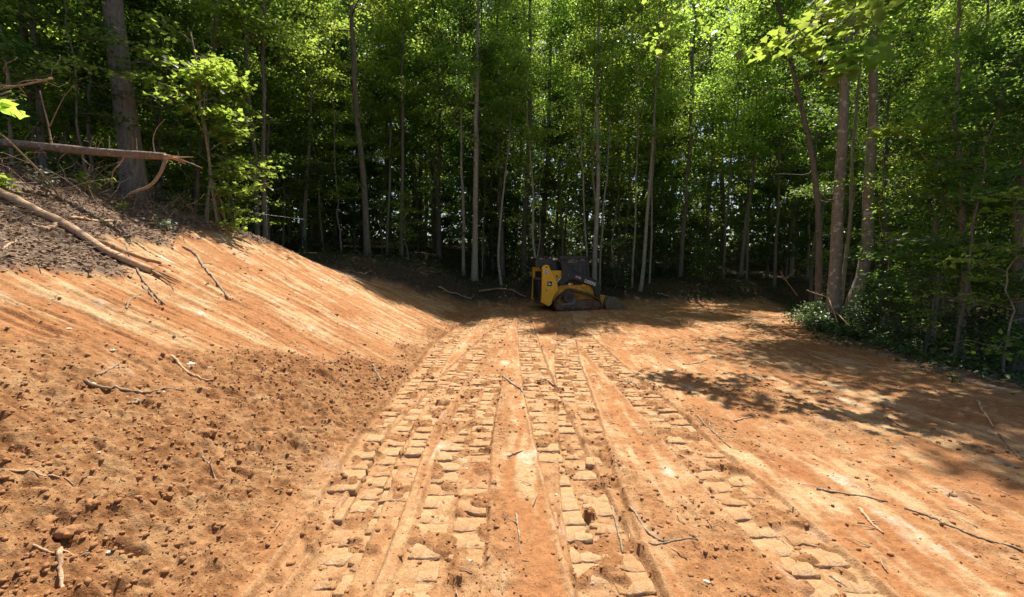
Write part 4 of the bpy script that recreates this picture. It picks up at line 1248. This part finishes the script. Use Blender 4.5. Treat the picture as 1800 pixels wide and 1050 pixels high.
# ------------------------------------------------------------------ clods, stones and crumbs
ico = bmesh.new(); bmesh.ops.create_icosphere(ico, subdivisions=1, radius=1)
IV = np.array([v.co[:] for v in ico.verts]); IF = np.array([[v.index for v in f.verts] for f in ico.faces]); ico.free()
ico = bmesh.new(); bmesh.ops.create_icosphere(ico, subdivisions=3, radius=1)
BV = np.array([v.co[:] for v in ico.verts]); BF = np.array([[v.index for v in f.verts] for f in ico.faces]); ico.free()
rngC = np.random.default_rng(4)
def lump(px, py, wpx, label, mat, cat, flat=.6, name='clod'):
    g = ground_at(px, py); r = wpx * .8 / FPX * g.y / 2; sd = int(rngC.integers(1, 9999))
    d = 1 + .6 * pn(BV[:, 0] * 1.7 + BV[:, 2], BV[:, 1] * 1.7 - BV[:, 2], sd) + .55 * pn(BV[:, 0] * 4 + BV[:, 2] * 2, BV[:, 1] * 4 + 5, sd + 1) + .4 * pn(BV[:, 0] * 9, BV[:, 1] * 9 + BV[:, 2] * 8, sd + 2)
    V = BV * d[:, None] * np.array([r, r * rngC.uniform(.6, .9), r * flat])
    o = link(name, mesh_np(name, V, BF, M[mat], False)); o.location = (g.x, g.y, g.z + r * flat * .05); o.rotation_euler = (0, 0, rngC.uniform(-.5, .5))
    return tag(o, label, cat)
for a in [
    (472, 768, 34, 'largest round soil clod on loose soil left of the tracks'), (362, 772, 38, 'broad flat soil clod left of the largest round one'),
    (420, 798, 26, 'dark soil clod below the largest round one'), (275, 882, 24, 'soil clod in the left foreground, left of its twin'),
    (298, 890, 20, 'soil clod in the left foreground, right of its twin'), (252, 858, 18, 'small clod above the pair in the left foreground'),
    (350, 975, 44, 'wide crumbled clod near the bottom at left'), (310, 970, 20, 'round clod left of the wide crumbled one'),
    (150, 745, 30, 'dark clod below the half buried branch'), (445, 680, 20, 'clod near the right end of the half buried branch'),
    (120, 958, 44, 'big flat clod near the lower left corner'), (160, 910, 34, 'flat slab of soil in the left foreground'),
    (85, 918, 36, 'long dark clod at lower left'), (530, 760, 20, 'clod close to the edge of the left track'), (410, 835, 16, 'small clod halfway between bank and left track')]:
    lump(*a, 'clod', 'clod')
for a in [
    (162, 681, 20, 'white stone beside the half buried branch'), (287, 701, 18, 'white stone at the right end of the half buried branch'),
    (338, 645, 34, 'pale slab of stone on the lower bank'), (369, 653, 12, 'small white stone right of the pale slab'),
    (175, 815, 10, 'small white stone on loose soil at left'), (120, 582, 14, 'white stone on the smooth upper bank'),
    (198, 619, 14, 'white stone on the bank below the smooth patch'), (192, 990, 16, 'cream stone near the lower left corner'),
    (978, 867, 9, 'tiny white stone on the right track'), (820, 820, 8, 'tiny white stone between the left and middle tracks'),
    (1242, 1030, 18, 'pale stone at the bottom right of the right track'), (826, 1000, 10, 'small white stone in the middle track near the camera'),
    (330, 764, 10, 'small stone left of the flat soil clod'), (222, 700, 9, 'small white stone below the half buried branch')]:
    lump(a[0], a[1], a[2] * .8, a[3], 'stone', 'stone', .45, 'stone')

def scatter_pts(n, x0, x1, y0, y1, wfun, bias=1.0):
    out = []
    got = 0
    while got < n:
        x = rngC.uniform(x0, x1, n * 2); y = y0 + (y1 - y0) * rngC.random(n * 2) ** bias
        w = wfun(x, y); k = rngC.random(n * 2) < w
        out.append(np.stack([x[k], y[k]], 1)); got += k.sum()
    return np.vstack(out)[:n]
def crumb_w(x, y):
    z, p, l, li, f = terrain(x, y)
    return (.07 + .93 * l) * (1 - .8 * f)
pts = np.vstack([scatter_pts(24000, -5, 4.5, 1.4, 6, crumb_w, 1.4), scatter_pts(6000, -6, 7, 5, 13, crumb_w)])
zz = hf(pts[:, 0], pts[:, 1])
n = len(pts); r = (.003 + .007 * rngC.pareto(2.6, n).clip(0, 2.6)) * np.clip(pts[:, 1] / 5, .8, 1.3)
sc = r[:, None] * rngC.uniform(.6, 1.3, (n, 3)) * np.array([1, 1, .75])
jit = 1 + .45 * rngC.uniform(-1, 1, (n, len(IV)))
ang = rngC.uniform(0, 6.28, n); ca, sa = np.cos(ang)[:, None], np.sin(ang)[:, None]
lv = IV[None] * jit[..., None] * sc[:, None, :]
vx = lv[..., 0] * ca - lv[..., 1] * sa; vy = lv[..., 0] * sa + lv[..., 1] * ca
VV = np.stack([vx + pts[:, :1], vy + pts[:, 1:2], lv[..., 2] + (zz + r * .15)[:, None]], -1).reshape(-1, 3)
FF = (np.arange(n)[:, None, None] * len(IV) + IF[None]).reshape(-1, 3)
cr = link('soil_crumbs', mesh_np('soil_crumbs', VV, FF, M['clod']))
tag(cr, 'loose orange soil crumbs strewn over the clearing and the bank', 'soil', kind='stuff')

# dead leaves on the bank top and in the wood
def litter_w(x, y):
    z, p, l, li, f = terrain(x, y, False)
    return li * np.where(y < 8, 1, .6)
pts = np.vstack([scatter_pts(17000, -10, -3.9, 3.0, 11, litter_w), scatter_pts(5000, -12, 14, 12, 22, litter_w), scatter_pts(4000, 6, 12, 3.5, 14, litter_w)])
zz = hf(pts[:, 0], pts[:, 1])
P3 = np.column_stack([pts, zz + .012])
lt = link('leaf_litter', leaf_mesh('leaf_litter', P3, rngC, .055, 'litter', .6))
tag(lt, 'brown dead leaves covering the bank top and the forest floor', 'leaf litter', kind='stuff')
# twiggy debris
pts = scatter_pts(900, -9, -3.9, 3.2, 9.5, litter_w)
zz = hf(pts[:, 0], pts[:, 1]); tb = Tubes()
for (x, y), z in zip(pts, zz):
    L = rngC.uniform(.08, .35); a = rngC.uniform(0, 6.28); d = np.array([math.cos(a), math.sin(a), rngC.uniform(-.1, .35)]) * L
    tb.add(np.array([[x, y, z + .01], [x + d[0] * .5, y + d[1] * .5, z + .02 + d[2] * .6], [x + d[0], y + d[1], z + .01 + d[2]]]), [.006, .005, .002], 4)
tw = link('twig_debris', tb.mesh('twig_debris', M['stick']))
tag(tw, 'tangle of small twigs and roots in the torn topsoil of the bank', 'twigs', kind='stuff')
# straw-thin twigs strewn over the dirt
def dirt_w(x, y):
    z, p, l, li, f = terrain(x, y, False)
    return (1 - li) * np.where(x > 1, 1.0, .35)
pts = scatter_pts(700, -5, 6.5, 1.6, 12, dirt_w)
zz = hf(pts[:, 0], pts[:, 1]); tb = Tubes()
for (x, y), z in zip(pts, zz):
    L = rngC.uniform(.03, .16); a = rngC.normal(1.9, .7); d = np.array([math.cos(a), math.sin(a)]) * L
    x1, y1 = x + d[0], y + d[1]
    tb.add(np.array([[x, y, z + .006], [x + d[0] * .5 + rngC.normal(0, .006), y + d[1] * .5, z + .012], [x1, y1, z + .008]]), [.0035, .003, .0015], 4)
tw = link('straw_bits', tb.mesh('straw_bits', M['wood_peeled']))
tag(tw, 'thin pale straw and twig bits strewn over the dirt', 'straw', kind='stuff')

# low green cover along the wood's edge
def cover_w(x, y):
    z, p, l, li, f = terrain(x, y, False)
    n_ = smooth(-.05, .35, fbm(x * .8, y * .8, 91))
    return f * (.15 + .85 * n_)
pts = np.vstack([scatter_pts(2600, 5.8, 13, 3.5, 14.5, cover_w), scatter_pts(900, 7.2, 9.6, 9.3, 12.2, cover_w), scatter_pts(2000, -8, 14, 13, 24, cover_w)])
m_ = 6
c3 = np.repeat(np.column_stack([pts, hf(pts[:, 0], pts[:, 1])]), m_, 0)
hgt = np.repeat(.06 + .32 * rngC.beta(1, 2.5, len(pts)), m_)
c3 = c3 + np.column_stack([rngC.normal(0, .09, (len(c3), 2)), hgt * rngC.uniform(.4, 1, len(c3))])
gc = link('ground_cover', leaf_mesh('ground_cover', c3, rngC, .085, 'leaf_g', .6))
tag(gc, 'low dark ivy-like plants covering the ground at the wood edge', 'ground cover', kind='stuff')
# single small plants on the bank
def plant(px, py, hpx, label, mat, n=40, size=.07, name='plant', wide=.5):
    g = ground_at(px, py); h = hpx / FPX * g.y; rng = rngC
    e = empty(name, g); tb = Tubes(); lv = []
    for k in range(5):
        d = np.array([rng.normal(0, wide), rng.normal(0, wide), 1]); d = d / np.linalg.norm(d) * h * rng.uniform(.6, 1)
        tb.add(curve_path((0, 0, 0), d, 5, rng, h * .03), np.linspace(.006, .002, 5), 4)
        lv.append(d * rng.uniform(.4, 1.05, (n // 5, 1)) + rng.normal(0, .04, (n // 5, 3)))
    link('stem', tb.mesh('stem', M['stick']), e)
    L = np.vstack(lv); L[:, 2] = np.maximum(L[:, 2], .02)
    link('leaves', leaf_mesh('leaves', L, rng, size, mat, .6), e)
    return tag(e, label, 'plant')
plant(158, 345, 48, 'lit green seedling on the leaf litter left of the thick tree', 'leaf_c', 50, .12)
plant(82, 350, 46, 'wilted grey-green sprig standing in the litter at left', 'leaf_wilt', 90, .07, wide=.2)
plant(285, 405, 26, 'wilted grey-green plant lying on the crest below the log', 'leaf_wilt', 110, .08, wide=1.6)
plant(500, 428, 26, 'small fern-like plant on the crest where the bank drops', 'leaf_c', 50, .09)
plant(215, 375, 14, 'tiny lime seedling on the litter above the peeled pole', 'leaf_c', 20, .07)
plant(172, 392, 12, 'tiny seedling beside the pale split log', 'leaf_c', 18, .06)
plant(10, 340, 30, 'grassy tuft at the left picture edge above the pole', 'leaf_c', 40, .12)
plant(1770, 668, 60, 'bright fern at the lower right edge of the wood', 'leaf_c', 90, .10)
plant(1595, 625, 24, 'sunlit leafy sprig on the right dirt edge', 'leaf_c', 60, .10, wide=1.2)

# dead brush standing along the crest of the left bank
def crest_w(x, y):
    z, p, l, li, f = terrain(x, y, False)
    return li * smooth(2.0, 2.6, z)
pts = scatter_pts(130, -9.5, -5.5, 5.2, 11, crest_w)
zz = hf(pts[:, 0], pts[:, 1]); tb = Tubes()
for (x, y), z in zip(pts, zz):
    L = rngC.uniform(.25, 1.1); d = np.array([rngC.normal(.1, .6), rngC.normal(0, .5), rngC.uniform(.25, 1)]); d = d / np.linalg.norm(d) * L
    Pth = curve_path((x, y, z - .02), np.array([x, y, z]) + d, 7, rngC, .03 * L, .05 * L)
    tb.add(Pth, np.linspace(.006, .002, 7), 4)
    for k in range(2):
        i_ = int(rngC.integers(2, 6)); e = rngC.normal(0, .5, 3) * L * .5
        tb.add(curve_path(Pth[i_], Pth[i_] + e, 4, rngC, .02), np.linspace(.0035, .0015, 4), 4)
db = link('dead_brush', tb.mesh('dead_brush', M['stick']))
tag(db, 'tangle of dead thin twigs standing along the crest of the left bank', 'brush', kind='stuff')

# look-alikes side by side: tell them apart by their order in the picture
same = {}
for o in bpy.data.objects:
    if o.parent is None and 'label' in o and 'group' in o and o['group'] not in ('trees at the back of the wood', 'shrubs deep in the wood'):
        same.setdefault(o['label'], []).append(o)
ORD = ['', 'second', 'third', 'fourth', 'fifth', 'sixth', 'seventh', 'eighth', 'ninth']
for lab, os_ in same.items():
    n = len(os_)
    if n < 2 or n > 9: continue
    os_.sort(key=lambda o: o.location.x / max(.1, o.location.y))
    for i, o in enumerate(os_):
        w = 'leftmost' if i == 0 else 'rightmost' if i == n - 1 else ORD[i] + ' from left'
        if len(lab.split()) + len(w.split()) <= 16: o['label'] = lab + ', ' + w
